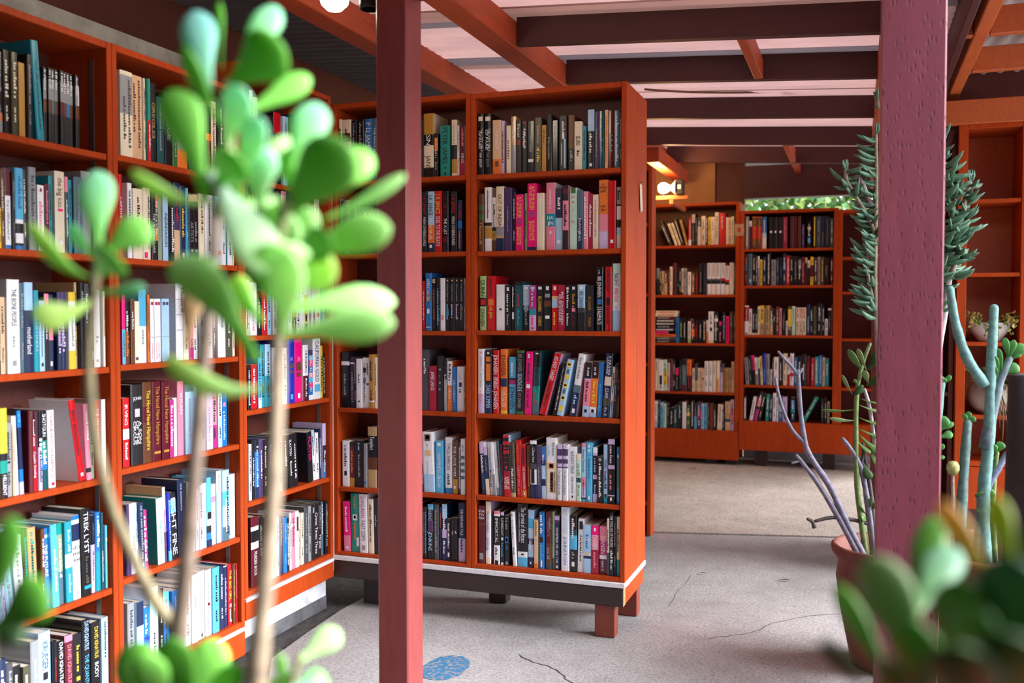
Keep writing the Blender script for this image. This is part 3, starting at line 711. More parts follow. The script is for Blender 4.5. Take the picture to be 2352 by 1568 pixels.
row('E', 5, *q, '''
80 228 90 m.3br.33m|!=RETURN/TO/ITHACA@w,.06,.24,.85|#@g,.82,.93,.55
238 330 15 c.2w.9c Bla|!THE MOST DANGEROUS@k,.15,.5,.3|LINDSEY LEE@k,.58,.78,.3|~@k,.2,.8,.2,-.35
382 490 180 pi.06w.1k.62k.64w.9w|!IMMORTAL@w,.14,.6,.5|~@k,.68,.82,.5|#@k,.92,1,.5
504 566 205 la.06k|!LOVING DAY@w,.12,.45,.7|~@sky,.58,.85,.5|#@w,.48,.53,.6|#@w,.95,1,.7
580 658 265 k|~@g,.05,.3,.6|#@b,.42,.55,.7|#@sky,.45,.52,.4|#@b,.6,.68,.3|#@g,.92,.98,.6
728 796 200 w.95c L-3|~@k,.04,.1,.4|~@g,.15,.5,.5|~@k,.65,.8,.3
806 980 65 k.76w.85sky|!The Survival of the Fittest@w,.05,.62,.5,.1|~@g,.14,.62,.18,-.28|~@k,.79,.82,.5
990 1096 170 lb.15sky.32lb.5n.6lb.82n|!Silver Glider@w,.32,.7,.6|#@w,.9,.94,.2
1108 1182 345 be.9o|~@br,.04,.35,.3
1196 1290 205 b|~@w,.05,.4,.6|#@k,.44,.53,.6|~@sky,.55,.85,.5|#@w,.85,.97,.3
1312 1420 205 m.55br.9dg|GHOSTS@g,.15,.43,.35|~@g,.1,.3,.3,.25|~@g,.62,.85,.5
1426 1466 200 sg.8ol|~@gn,.1,.6,.3
1470 1556 280 la.08pu.14n|!REMEMBER ME LIKE THIS@w,.22,.88,.5|#@w,.92,.97,.45''')
q = (1060, 960, 3.5636)
row('E', 5, *q, '''
815 882 730 w|BRET ANTHONY@lb,.02,.42,.5|JOHNSTON@b,.46,.9,.4
885 942 800 k.25dt.35sky.6k|~@w,.05,.4,.5|#@w,.82,.9,.4|~@g,.64,.78,.4
945 992 825 w L1|#@k,.05,.2,.6|~@k,.3,.8,.3
996 1058 875 lb.6w.64n.7lb|=DANSIN@w,.25,.35,.9|#@pe,.56,.62,.4|~@b,.2,.5,.4
1062 1120 880 p.2pi.5cr|DANSIN@w,.2,.5,.6|~@pi,.55,.9,.5|#@w,.05,.12,.3
1125 1185 890 pi.3ma.6w.68m|DANSIN@c,.2,.58,.6|~@la,.72,.95,.5
1190 1209 820 c.6dg|~@k,.2,.55,.5
1211 1248 775 k|!THE WOLVES OF WINTER@w,.04,.55,.6|~@w,.6,.9,.5
1250 1263 800 k
1265 1300 810 c.72t|~@k,.2,.6,.5''')
q = (900, 230, 2.613); dl = 'right of post'
row('D', 0, *q, '''
150 188 120 k|~@w,.2,.8,.4
190 250 80 go.33k.5c.85k|SIN@w,.34,.5,.45|JANS@br,.66,.88,.5
256 276 200 k.1o.4k
288 345 152 te|!PETER JAMES@k,.04,.76,.55|~@k,.82,.88,.4|#@k,.92,.97,.2
358 390 118 c.45k.7go.95c|!COUNT ME OUT@g,.08,.44,.4
391 401 150 w
403 438 155 m.7cr|KING@w,.55,.75,.5|~@pi,.05,.4,.3''', dl)
row('D', 1, *q, '''
150 178 548 k|~@w,.2,.8,.4
180 206 548 k|MAN OVERBOARD@w,.42,.9,.6|J A JANCE@r,.05,.38,.6
213 253 548 lb.55o.85n|J.A. JANCE@k,.06,.4,.65|!PROOF OF LIFE@w,.44,.8,.5|#@w,.88,.93,.4
256 298 545 r|J A JANCE@y,.05,.38,.7|!DUEL TO THE DEATH@w,.42,.9,.65
304 338 545 k.75m.85k|J.A. JANCE@m,.08,.4,.6|!THE A LIST@w,.45,.72,.55
350 388 548 k|J A JANCE@r,.06,.36,.6|!MAN OVERBOARD@w,.42,.9,.5
395 420 600 n.4b.55n|J.A. JANCE@r,.08,.36,.6|~@o,.6,.95,.5''', dl)
row('D', 2, *q, '''
150 176 1060 k|~@w,.2,.8,.4
179 196 1085 r|~@c,.2,.8,.5
200 236 1038 b.35sl.5b|!AMERICAN GIRL@w,.1,.5,.5|#@w,.62,.7,.4|#@lb,.93,.95,.8
238 262 1065 k|!ONE DEADLY SUMMER@o,.22,.8,.4|#@c,.03,.1,.6|#@r,.05,.08,.3
266 290 1065 k|~@sky,.2,.9,.5
292 317 1068 w|#@pi,.7,.8,.5
319 345 1065 k|~@sky,.5,.8,.5|~@g,.12,.45,.3|#@pe,.04,.07,.3
348 374 1065 k|~@la,.5,.8,.5|~@g,.12,.45,.3|#@pe,.04,.07,.3
376 402 1065 k|~@la,.5,.8,.5|~@g,.12,.45,.3|#@pe,.04,.07,.3
405 430 1065 k|~@g,.5,.8,.5|~@g,.12,.45,.3|#@pe,.04,.07,.3
432 441 1070 g''', dl)
q = (900, 760, 2.613)
row('D', 3, *q, '''
140 170 130 k|~@w,.2,.8,.4
172 220 112 dg|~@w,.15,.4,.5|~@w,.28,.36,.5
222 266 212 cr|!JAMES JAROS@w,.12,.55,.5|~@r,.65,.92,.5
268 308 150 k|=H@w,.22,.27,.3|=I@w,.34,.39,.2|=D@w,.46,.51,.3|=E@w,.58,.63,.3
311 328 165 k.4g|~@w,.3,.8,.4
331 360 182 w.48o|~@k,.06,.4,.5|!NEWS@w,.55,.75,.5
363 386 218 b|~@lb,.3,.8,.4
388 428 215 w|~@la,.15,.3,.6|#@n,.35,.45,.4|~@k,.5,.6,.5
430 441 215 ta''', dl)
row('D', 4, *q, '''
130 165 620 k|~@w,.2,.8,.4
178 190 650 n
192 258 605 w.45w.7lb L-2|#@br,.04,.15,.5|#@c,.06,.12,.3|#@pe,.3,.4,.5|~@g,.2,.27,.5|~@lb,.48,.8,.4
262 303 660 sky|!HAPPINESS GROW@w,.24,.9,.5|#@w,.04,.1,.5
316 358 640 w.9b|!TYPICAL AMERICAN@k,.1,.58,.5|~@k,.65,.85,.4
361 391 660 br.72go|!THE LOVE WIFE@w,.1,.68,.5|#@w,.85,.9,.3
393 411 670 dg|~@w,.1,.9,.5
413 441 648 w|#@sl,.3,.36,.8|#@sl,.42,.48,.8|#@sl,.54,.6,.8|#@sl,.66,.72,.8|~@g,.1,.25,.4''', dl)
row('D', 5, *q, '''
140 175 1040 k|~@w,.2,.8,.4
178 196 1060 k|~@t,.1,.9,.5
198 210 1055 k|~@sky,.1,.9,.5
212 246 1040 sky.1k.3pu.5k|!WAKING@lb,.05,.3,.65|JENKINS@lb,.5,.85,.65
250 278 1042 dg|~@g,.1,.9,.5
281 296 1060 n|~@o,.1,.4,.4
298 328 1040 lb.25n.45la.6n|~@w,.1,.5,.6|~@w,.65,.9,.4
330 350 1130 k|~@w,.1,.7,.5|#@w,.8,.9,.5
354 370 1125 k|~@c,.3,.4,.5
372 391 1125 k|~@w,.3,.38,.6
395 438 1035 n.6la|!THE ORPHANS TALE@w,.1,.55,.4|~@n,.62,.85,.3''', dl)
q = (500, 160, 3.136); dl = 'from the corner'
row('D', 0, *q, '''
830 892 360 c.28br.36c|~@k,.15,.25,.6|~@k,.45,.55,.6|#@br,.22,.3,.9
894 957 360 c.28br.36c|~@k,.15,.25,.6|~@k,.45,.55,.6|#@br,.22,.3,.9
962 1000 365 k|~@g,.05,.4,.4
1003 1052 360 k|~@g,.05,.4,.4|#@g,.03,.95,.06,.42
1058 1112 355 b|!P D JAMES@w,.06,.55,.6|~@lb,.2,.8,.2,-.35
1115 1145 350 sl|!THE PRIVATE PATIENT@w,.15,.85,.5''', dl)
row('D', 1, *q, '''
835 870 930 g + 872 910 950 k + 912 950 940 sg
955 984 950 k|~@pu,.3,.8,.5
986 1015 950 dg|~@w,.1,.6,.4
1018 1045 950 k|!COLLECTED@c,.25,.85,.5
1047 1080 955 k|~@w,.2,.8,.5
1086 1116 950 k|~@o,.2,.7,.6
1118 1142 950 k|~@g,.2,.7,.4''', dl)
q = (500, 620, 3.136)
row('D', 2, *q, '''
870 902 120 k + 905 955 115 r.12k.18gn.28y.4gn|#@k,.03,.06,.5
960 992 100 k|~@r,.1,.3,.4
995 1045 112 y.04te.4k|~@k,.06,.3,.6
1050 1088 95 k|~@w,.1,.4,.5
1092 1135 90 k|#@sky,.0,.2,.2''', dl)
row('D', 3, *q, '''
888 948 590 k.17w.24k|~@g,.4,.8,.3
952 983 630 n.1w.13n|~@g,.3,.9,.4
985 996 635 k
998 1036 640 w|~@k,.3,.5,.3|#@k,.85,.88,.3
1040 1060 632 w.2k.3w.4g.5w|~@k,.1,.9,.5
1062 1086 635 w|~@k,.1,.35,.5|#@k,.5,.54,.6
1088 1124 610 go.85w.88go
1126 1142 630 c''', dl)
row('D', 4, *q, '''
897 942 1230 w|~@k,.1,.55,.4|#@k,.66,.76,.4
945 980 1240 k.1m.8go|~@o,.2,.7,.4
984 1046 1230 k|~@g,.3,.8,.3|~@lb,.05,.2,.4
1050 1072 1250 g|#@b,.85,.92,.6
1075 1140 1130 ta.15k.5br.7ta|!Templars@w,.16,.38,.5''', dl)
row('D', 5, 500, 1068, 3.136, '''
912 958 265 p.68pi L-2|~@w,.1,.6,.4|#@w,.9,.95,.4
960 1022 205 te L-1|#@w,.36,.46,.5|#@k,.38,.43,.25|~@go,.05,.3,.5|~@o,.5,.8,.4|#@w,.75,.9,.3,.3
1024 1084 210 w L-1|!FAST COPY@k,.45,.8,.5|DANJURIAN@ma,.04,.4,.5|#@g,.87,.95,.4
1088 1128 245 c L-1|~@br,.1,.8,.4
1130 1160 240 k L-1|~@sky,.3,.5,.4''', dl)
# wall bookcases
q = (0, 0, 2.613)
row('A', 0, *q, '''
0 25 310 k.75o.85g + 30 72 300 k + 78 118 315 ol + 122 158 378 go|- + 162 192 330 k
228 272 255 t L-4|~@dt,.2,.9,.3
276 296 405 k.15g.42br.6k|~@w,.03,.3,.6 + 298 318 410 k.15g.42br.6k|~@w,.03,.3,.6 + 320 340 414 k.15g.42sl.6k|~@w,.03,.3,.6 + 342 362 420 k.15g.42br.6k|~@w,.03,.3,.6 + 364 386 426 k.15g.42m.6k|~@w,.03,.3,.6
388 408 432 k.15g.42br.6k|~@w,.03,.3,.6 + 410 430 438 k.15g.42b.6k|~@w,.03,.3,.6 + 432 452 446 k.15g.42br.6k|~@w,.03,.3,.6 + 454 470 452 k.15g.42br.6k|~@w,.03,.3,.6 + 472 490 460 k.15w.4br.6k|~@w,.03,.3,.6''')
row('A', 1, *q, '''
0 10 1250 y + 12 36 1015 br + 40 72 1010 m.34w.95b|~@g,.4,.9,.4 + 76 92 1030 k
97 145 1010 sky.63w.68k.8w.92k.95b|~@b,.1,.5,.4 + 148 172 1020 dg + 175 220 1005 g|~@dg,.1,.7,.4
230 268 1112 w|~@pi,.25,.8,.5|#@cr,.05,.1,.3 + 273 299 1105 m|~@pi,.1,.6,.4 + 301 320 1055 t
337 395 1030 c|!the big kiss@m,.08,.45,.5|#@p,.46,.49,.5|#@w,.85,.9,.3 + 398 420 1062 pi.2dg|~@w,.3,.8,.4 + 423 441 1080 t
445 498 1065 sl|~@g,.1,.8,.3 + 500 556 1030 g|~@k,.1,.5,.4 + 560 598 1030 sg + 602 645 1040 k|#@c,.55,.66,.6''')
q = (0, 560, 2.613)
row('A', 2, *q, '''
0 14 230 k + 16 44 320 be + 47 122 215 w|!THE BONE PEOPLE@k,.1,.5,.4|~@g,.6,.72,.25|#@g,.86,.92,.3 + 126 152 235 sl
154 206 232 lb.31n|!motherland@w,.5,.8,.6 + 209 240 280 t|!THE LISTENERS@lb,.15,.85,.5 + 243 273 340 lb|~@n,.1,.8,.3|#@k,.88,.93,.4
276 303 300 pi.18k|~@w,.3,.6,.4 + 306 334 305 n.4pi.6n|#@w,.88,.94,.4 + 346 374 290 pu.25n|~@la,.4,.8,.6|~@la,.3,.7,.3,-.3
378 407 290 pu.25n|~@la,.4,.8,.6|~@la,.3,.7,.3,-.3 + 412 453 290 y.12w.76y|~@g,.3,.7,.3 + 458 474 232 ta.3k.5ta + 477 508 232 k|~@g,.1,.3,.4
511 540 240 dg + 543 562 245 k|#@g,.8,.9,.5 + 566 610 275 w|~@g,.6,.7,.4|#@g,.9,.93,.3 + 618 654 285 c.6w|~@br,.1,.6,.3''')
q = (0, 900, 5.6)
row('A', 3, *q, '''
0 100 210 y.5k.58te.72k|!HELLBENT@w,.74,.97,.5 + 104 180 400 g + 184 212 420 be|~@pi,.3,.6,.4 + 215 268 305 w L-2|~@pi,.3,.6,.3
272 326 235 b.2n.7b.85la L-2|~@sky,.04,.15,.5 + 370 438 240 m|~@ol,.02,.1,.6 + 441 500 250 k.3r L-2|!Caught Stealing@w,.5,.83,.5|~@w,.1,.42,.5
502 550 250 k.45la|#@w,.34,.38,.7|#@w,.4,.44,.7|~@k,.5,.9,.5 + 562 634 240 k.38te.6b.75dt L-1|!SHOTGUN@w,.04,.33,.6|~@w,.4,.68,.6
648 738 230 w L-1|CHARLIE HUSTON@cr,.04,.55,.4|!SLEEPLESS@cr,.57,.88,.45|#@cr,.93,.97,.4
1030 1110 80 r L-9 Bw|~@m,.12,.7,.5|#@w,.9,.94,.4
1118 1178 145 pi.84k.9pi L-3|~@w,.1,.5,.4 + 1184 1236 120 sg L-1 + 1240 1300 108 r L-1|!THE MERCHANT@w,.1,.55,.45 + 1318 1408 95 w|~@lb,.4,.8,.4''')
q = (0, 1150, 5.6)
row('A', 4, *q, '''
0 24 440 lb + 28 70 450 la + 100 196 320 lb.02w.03m.28lb L-4|~@g,.5,.9,.4 + 216 330 430 w L-2|~@g,.15,.8,.5
360 420 350 ol L-2|~@te,.1,.7,.6 + 424 530 330 ta.5sg.6be.9dt L-2|~@te,.05,.5,.8|~@br,.2,.7,.3 + 540 590 360 br
606 680 345 b.08lb.12b L-2|!THE FUTURE@w,.2,.6,.5|#@pi,.88,.92,.3 + 684 768 290 sky L-2|~@w,.3,.8,.4 + 772 846 280 te.14sg.6sl L-1|~@w,.2,.7,.4
858 945 260 t.4w.57t L-1|~@lb,.1,.38,.4|~@lb,.65,.9,.4 + 952 1048 180 b.05w.1n.3w L-1|!=carry/me/down@k,.33,.56,.95|~@la,.68,.74,.6|#@pi,.9,.94,.2
1060 1180 90 k L-1|!TREK LYST@w,.04,.52,.5|~@ol,.55,.85,.6|#@t,.88,.92,.7 + 1188 1236 185 k.38la|~@dg,.1,.35,.4|~@pu,.45,.85,.4 + 1244 1306 145 b.5t|~@w,.05,.45,.5
1308 1338 150 dt|~@w,.5,.9,.4 + 1340 1362 230 n|~@w,.1,.8,.5 + 1366 1432 310 sky|#@w,.2,.25,.6|~@w,.3,.6,.3''')
q = (0, 1000, 2.76)
row('A', 5, *q, '''
0 50 1420 n + 52 96 1440 dg|~@g,.1,.7,.4 + 100 150 1460 k + 152 196 1460 ol
202 254 1300 g|~@lb,.2,.8,.4 + 260 334 1245 lb|!KRUEGER@n,.1,.4,.5|#@k,.42,.5,.4 + 340 364 1300 k|~@r,.2,.5,.3 + 366 412 1300 k|!DAVID IGNATIUS@w,.02,.55,.5|#@b,.58,.64,.5
415 466 1262 pi.08m|DAVID IGNATIUS@pi,.12,.6,.5 + 470 526 1255 k|~@y,.15,.5,.4|#@y,.55,.6,.4 + 530 580 1165 k|DAVID IGNATIUS@lb,.02,.35,.55|!THE QUANTUM@sky,.4,.8,.5
584 645 1180 k|DAVID IGNATIUS@y,.06,.45,.4|!BODY@w,.5,.7,.4 + 652 704 1150 lb|~@n,.05,.5,.3''')
q = (0, 0, 2.613)
row('B', 0, *q, '''
722 795 430 c.05g.5c|~@dg,.1,.9,.5,.2|~@dg,.3,.8,.3,-.2 + 797 868 455 be|~@br,.05,.9,.5,.2|~@br,.1,.7,.3,-.2 + 872 884 470 c + 886 904 475 te.5r|~@w,.55,.9,.5 + 907 944 500 k|!GREGILES@ta,.15,.8,.5
946 988 585 dt|~@g,.1,.8,.3 + 990 1030 560 k|!GREGIE@g,.2,.7,.5 + 1034 1064 580 gn + 1068 1134 565 g.75o|~@dg,.2,.7,.5 + 1138 1194 620 k|~@c,.1,.5,.5|~@r,.5,.8,.4
1196 1240 640 k|~@g,.2,.6,.4 + 1243 1275 640 k.4o.5k|~@r,.5,.9,.5 + 1277 1308 610 c|~@br,.1,.8,.4 + 1311 1345 600 k + 1348 1395 650 g + 1398 1440 620 k + 1443 1462 600 r''')
row('B', 1, *q, '''
724 748 1045 r|!CAPTIVE@w,.1,.7,.5 + 770 797 1100 w|~@dg,.1,.5,.5 + 800 856 1135 c + 858 888 1130 c|#@p,.9,.98,.6 + 890 912 1130 c + 914 936 1160 k|!THE DRAINING LAKE@w,.3,.9,.5
938 960 1170 o.2k.5o.7k|!INDRIDASON@w,.1,.6,.6 + 962 984 1190 sg|~@g,.3,.8,.4 + 986 1018 1160 lb|INDRIDASON@k,.3,.8,.5 + 1020 1044 1110 k|~@w,.3,.9,.5 + 1047 1084 1098 n.4pu.6be|~@r,.1,.5,.5
1086 1117 1115 n|~@y,.3,.7,.5|#@c,.88,.94,.4 + 1119 1134 1130 sky + 1136 1165 1170 be.1k|!ARTISTS@g,.4,.7,.6|#@g,.8,.84,.4 + 1168 1200 1170 be.1k|~@g,.4,.7,.6|#@g,.8,.84,.4 + 1203 1240 1165 c|~@br,.1,.6,.3
1244 1290 1170 w + 1294 1330 1180 lb|#@r,.8,.86,.5 + 1333 1362 1190 pi.2w + 1365 1392 1180 sky.5w + 1395 1440 1190 c''')
q = (0, 560, 2.613)
row('B', 2, *q, '''
735 754 305 p.5sky|~@k,.55,.9,.4 + 757 784 325 k.5br|~@o,.5,.9,.5|~@w,.2,.5,.4 + 786 810 330 br|~@w,.2,.5,.4 + 812 844 345 c|#@dg,.9,.95,.5 + 846 890 275 sky.5w|~@g,.55,.75,.5
892 902 305 o + 904 926 330 w|#@cr,.05,.1,.6|#@g,.6,.61,.9|~@pi,.7,.95,.3 + 928 950 330 w|#@cr,.05,.1,.6|#@g,.6,.61,.9|~@pi,.7,.95,.3 + 952 974 330 w|#@cr,.05,.1,.6|#@g,.6,.61,.9|~@pi,.7,.95,.3 + 976 1001 330 lb|#@pu,.05,.1,.6|#@g,.6,.61,.9 + 1003 1030 330 lb|#@pu,.05,.1,.6|#@g,.6,.61,.9
1062 1104 240 w|#@g,.2,.21,.9|#@g,.4,.41,.9|#@g,.6,.61,.9|~@dg,.05,.4,.3,.3 + 1108 1140 300 c + 1142 1165 330 pi.8ma + 1168 1196 340 w + 1200 1235 300 g + 1238 1280 260 w + 1284 1304 260 k
1308 1354 240 w|~@g,.2,.6,.3 + 1357 1394 360 ol + 1396 1432 360 y.3c''')
q = (0, 560, 2.613)
row('B', 3, *q, '''
747 785 925 r.45w.6r|IRVING@w,.1,.4,.5|~@w,.65,.9,.5 + 788 858 845 k|!A SON/OF THE/CIRCUS@w,.45,.75,.7|#@la,.3,.4,.4|=JOHN@w,.14,.2,.7 + 861 913 830 br.3m.5br|!The Hotel New Hampshire@y,.1,.85,.45,.1
917 970 825 m|!The Hotel New Hampshire@go,.06,.8,.45,.1|#@go,.88,.91,.7 + 974 1018 825 m|!The Hotel New Hampshire@go,.06,.8,.5,.1|#@go,.88,.91,.7 + 1022 1047 935 ma|~@w,.1,.8,.5 + 1049 1074 925 w|~@la,.2,.7,.3 + 1076 1112 825 pi|!SUSAN@w,.1,.5,.4
1115 1165 845 sl.1lb|~@g,.2,.8,.4 + 1168 1204 850 lb + 1207 1240 860 g + 1243 1280 870 la|~@pi,.3,.9,.4 + 1284 1310 880 pi.6ma + 1313 1336 870 w.5lb + 1338 1372 865 b|#@pi,.25,.32,.5|~@lb,.4,.9,.5''')
q = (280, 1060, 5.227)
row('B', 4, *q, '''
72 124 520 pu|!AMERICAN@g,.1,.8,.4 + 126 200 490 w L-2|!TODD AND/STURBLE@k,.3,.78,.5 + 203 226 490 lb L-2 + 230 290 480 n L-2|~@g,.05,.85,.5|#@sky,.88,.94,.3 + 293 340 575 ma L-2|~@w,.1,.9,.6
445 530 425 mt L-2 Bte|!Kings of Valor@te,.35,.7,.25 + 533 566 300 w.3la.6pu L-2 Bpe|~@ma,.3,.8,.4
568 606 370 rb.85sky L-2|~@lb,.1,.9,.4 + 608 690 360 k.1sky.3k L-3|!EIGHT FINE@w,.08,.95,.65
700 780 210 n L-1|~@g,.05,.4,.5 + 784 850 240 g + 852 900 300 lb + 903 935 330 w + 938 975 280 la
980 1028 260 w|~@g,.3,.9,.3 + 1030 1082 190 sky.5lb.7k.8b|#@k,.5,.6,.8|#@n,.9,1,1 + 1090 1142 270 w.2pi.3w|~@pi,.4,.9,.3 + 1150 1208 110 w.3lb|~@g,.05,.3,.4 + 1212 1290 100 lb.3sky.5lb.8sl|~@w,.4,.9,.4|~@n,.1,.9,.3,.2 + 1300 1418 145 w Blb|#@lb,.8,.95,.3,-.3''')
q = (0, 1000, 2.76)
row('B', 5, *q, '''
822 866 1060 g|~@dg,.1,.6,.4 + 868 912 1050 n.35lb|~@w,.4,.9,.4 + 916 958 1090 b.5rb + 960 1012 960 mt.4w|~@k,.6,.9,.5 + 1016 1050 975 k + 1053 1088 990 sky.5b + 1092 1135 980 b|~@lb,.1,.7,.5
1138 1176 960 la + 1179 1222 930 w + 1226 1264 880 w|~@g,.3,.5,.3 + 1267 1310 860 w|~@g,.2,.9,.4|#@k,.92,.97,.2 + 1313 1350 850 w|~@g,.2,.9,.4|#@r,.5,.54,.4 + 1353 1394 835 sky + 1398 1424 830 n
1427 1447 825 lb.02n|~@la,.2,.8,.4 + 1450 1474 815 r|!THE BIG GIRL@y,.1,.6,.6|~@w,.65,.95,.5 + 1477 1492 812 br|~@ta,.1,.8,.4 + 1494 1504 830 m + 1506 1524 805 r|~@pi,.1,.6,.4''')
q = (500, 160, 3.136)
row('C', 0, *q, '''
212 236 350 k|~@w,.1,.9,.5 + 240 266 150 w.3ma.4k + 269 300 200 c|~@br,.1,.8,.3 + 304 342 320 k|~@w,.1,.6,.4 + 346 410 330 k|~@g,.2,.8,.4
413 466 300 k.02r.3k|~@y,.35,.8,.5 + 476 514 340 lb|~@dg,.1,.8,.4 + 518 560 350 k + 563 610 330 n + 614 650 350 sg + 654 700 320 k + 704 745 340 m''')
row('C', 1, *q, '''
216 250 850 k|~@w,.1,.9,.5|#@y,.6,.7,.5 + 255 308 845 k|~@w,.05,.4,.5|#@sky,.5,.56,.6|~@w,.7,.95,.6 + 326 370 850 k|#@r,.45,.55,.6|#@y,.42,.46,.5|~@w,.6,.9,.5 + 374 398 830 br
402 430 820 k|!LISA JACKSON@c,.05,.6,.5 + 433 456 800 k|~@r,.2,.8,.4 + 459 494 800 pi.06c|~@br,.2,.8,.3 + 497 520 830 k + 523 553 800 t.3n|~@w,.1,.6,.4 + 556 590 820 k + 593 630 830 g + 634 664 820 r + 668 704 830 k + 708 745 820 c''')
q = (500, 620, 3.136)
row('C', 2, *q, '''
216 240 70 c|~@k,.1,.9,.4 + 243 294 90 w|~@pi,.1,.9,.4 + 297 328 200 k + 331 368 150 r|~@w,.2,.9,.4 + 371 395 165 lb + 398 430 140 w + 434 470 130 c + 474 510 140 w + 514 543 160 w|!ISLAND@k,.1,.8,.5
546 572 165 k.06go.6k + 575 597 165 w|~@k,.1,.9,.6 + 600 632 60 w|~@k,.0,.3,.5 + 635 658 110 w.2y.8k|#@k,.6,.75,.5 + 661 688 90 w|#@m,.4,.95,.3 + 691 716 100 w|#@br,.4,.95,.3 + 719 753 90 w|#@r,.3,.38,.3|#@r,.45,.53,.3|#@r,.6,.68,.3 + 757 797 50 t|~@w,.4,.8,.4''')
row('C', 3, *q, '''
226 246 690 k|~@w,.1,.9,.5 + 250 292 680 r|~@w,.1,.9,.5 + 294 318 630 sky.8w + 321 350 540 t + 353 392 535 lb.5t + 396 430 560 w + 433 465 570 be + 468 502 560 w
505 556 490 rb|=John/Jakes@w,.27,.33,.85|#@dg,.37,.45,.6|#@dg,.48,.53,.5|#@sky,.86,.94,.3 + 558 614 495 p|=John/Jakes@w,.28,.34,.85|#@br,.37,.5,.6|#@br,.53,.6,.5|#@w,.86,.94,.3 + 617 654 540 w.55m|~@m,.1,.5,.5|~@w,.6,.95,.5
657 686 578 pu.1sky.2p.33b.45pi.55sky.65p.75b.9w + 689 744 490 w|!CALIFORNIA GOLD@n,.05,.72,.5|#@sky,.76,.88,.7 + 747 764 545 y|~@k,.2,.9,.5 + 766 780 600 k|~@c,.1,.9,.5''')
row('C', 4, *q, '''
232 252 1255 w + 255 274 1225 k|~@w,.3,.8,.4 + 277 306 1225 k.2b.8n|~@lb,.1,.8,.4 + 309 340 1215 pu|~@w,.2,.7,.3 + 344 372 1220 k + 375 404 1210 n + 407 440 1200 k + 444 472 1195 g
498 520 1190 k L-3|~@w,.1,.6,.5 + 524 556 1180 k L-3|!SLAYTON@w,.1,.4,.5|~@w,.5,.8,.4 + 560 590 1170 k L-3|~@w,.2,.9,.4 + 655 690 1160 k L-4|!PLAYER@p,.1,.6,.5
693 718 1150 lb.3w L-4 + 720 742 1170 w L-2 + 744 756 1140 n L-1|~@w,.2,.8,.4 + 758 781 1105 la.4n.7b|~@w,.5,.9,.5''')
row('C', 5, 500, 1068, 3.136, '''
242 298 370 m.14w.2k.36w.46m|!MURDER BOOK@w,.5,.85,.4 + 302 340 375 k + 344 380 370 br + 384 420 365 c + 424 444 370 lb
447 470 375 n|~@g,.1,.5,.3 + 473 500 375 b + 502 516 380 k|~@w,.1,.9,.5 + 518 530 345 w + 533 560 340 pi.2w.25pi|~@r,.1,.6,.4 + 562 586 330 w|#@m,.1,.35,.5 + 588 602 345 c|~@br,.3,.9,.4
604 625 345 c + 628 654 300 dg + 657 676 295 g + 679 700 285 k|#@g,.05,.15,.5 + 703 727 280 k|!Crime Times Three@w,.16,.92,.75 + 730 752 272 k|~@g,.05,.5,.4|!P D James@w,.6,.85,.7 + 755 772 265 sl|~@w,.05,.6,.5 + 776 815 255 k|~@w,.05,.6,.4|P D James@w,.6,.85,.6''')
# rear bookcases
q = (1480, 420, 3.267)
row('F', 0, *q, '''
186 212 280 k L-24|~@w,.2,.9,.3 + 232 250 300 c L-20 + 258 276 295 c L-20 + 282 300 265 k L-18|#@w,.1,.9,.2 + 312 328 275 go L-15 + 331 352 255 r.8w|#@w,.1,.8,.15 + 354 380 228 k.04c.3k|~@g,.4,.9,.3 + 382 398 260 k + 400 424 260 k.33c
428 458 248 c + 461 475 245 k|~@w,.1,.9,.7 + 477 500 255 y + 502 526 255 c|~@br,.1,.5,.3 + 528 556 220 c|MISCHLING@k,.12,.8,.65 + 560 606 225 r|~@w,.1,.5,.15 + 612 630 258 c|~@pi,.1,.9,.3 + 632 650 258 be + 652 672 252 c + 679 695 265 k.4ta''')
row('F', 1, *q, '''
92 111 640 g.4k + 113 127 640 n + 129 149 660 ta|~@k,.5,.9,.5 + 151 172 660 br.5ta + 175 189 650 m + 191 210 628 c + 213 241 600 m|~@k,.2,.9,.4 + 245 261 630 k|#@te,.6,.7,.6 + 263 275 640 k + 277 291 640 c.9br + 293 318 640 g
325 350 668 w|~@k,.1,.6,.3 + 355 379 670 br|~@c,.1,.9,.4 + 384 402 672 m|~@r,.2,.9,.5 + 408 436 602 k|~@g,.3,.9,.3 + 440 468 602 k|~@pu,.2,.9,.5 + 471 502 600 w.5sl.55k.66w|KOONTZ@br,.06,.42,.5 + 504 535 600 w.5sl.55k.66w|KOONTZ@br,.06,.42,.5 + 538 569 600 w.5sl.55k.66w|KOONTZ@br,.06,.42,.5
572 605 600 w.48r.56k.66w|KOONTZ@br,.06,.4,.5 + 607 635 622 w.48r.56k.66w|KOONTZ@br,.06,.4,.5 + 638 671 598 c|~@pi,.1,.5,.4 + 674 695 600 dt''')
row('F', 2, *q, '''
236 262 1012 b|~@k,.2,.8,.4 + 266 286 1010 k|~@lg,.2,.8,.5 + 290 312 1015 k|~@w,.2,.8,.4 + 325 348 1020 k.1w.8lg|~@k,.2,.8,.4 + 352 376 1035 m.4o.7k + 380 402 1030 k|~@r,.2,.8,.4 + 408 431 1030 k|~@w,.2,.8,.3 + 440 458 1020 k|~@c,.1,.9,.6 + 464 477 1030 w.5o
479 519 965 w.9c|#@k,.5,.62,.4|~@k,.1,.4,.3 + 523 552 970 k.2w.3k.5g.6k|~@w,.1,.9,.6 + 556 582 1035 k|#@p,.02,.2,.7|~@pi,.5,.9,.5 + 586 607 970 k|~@la,.1,.9,.4 + 611 635 1000 p|~@k,.1,.9,.4 + 640 662 965 br + 679 695 970 dg''')
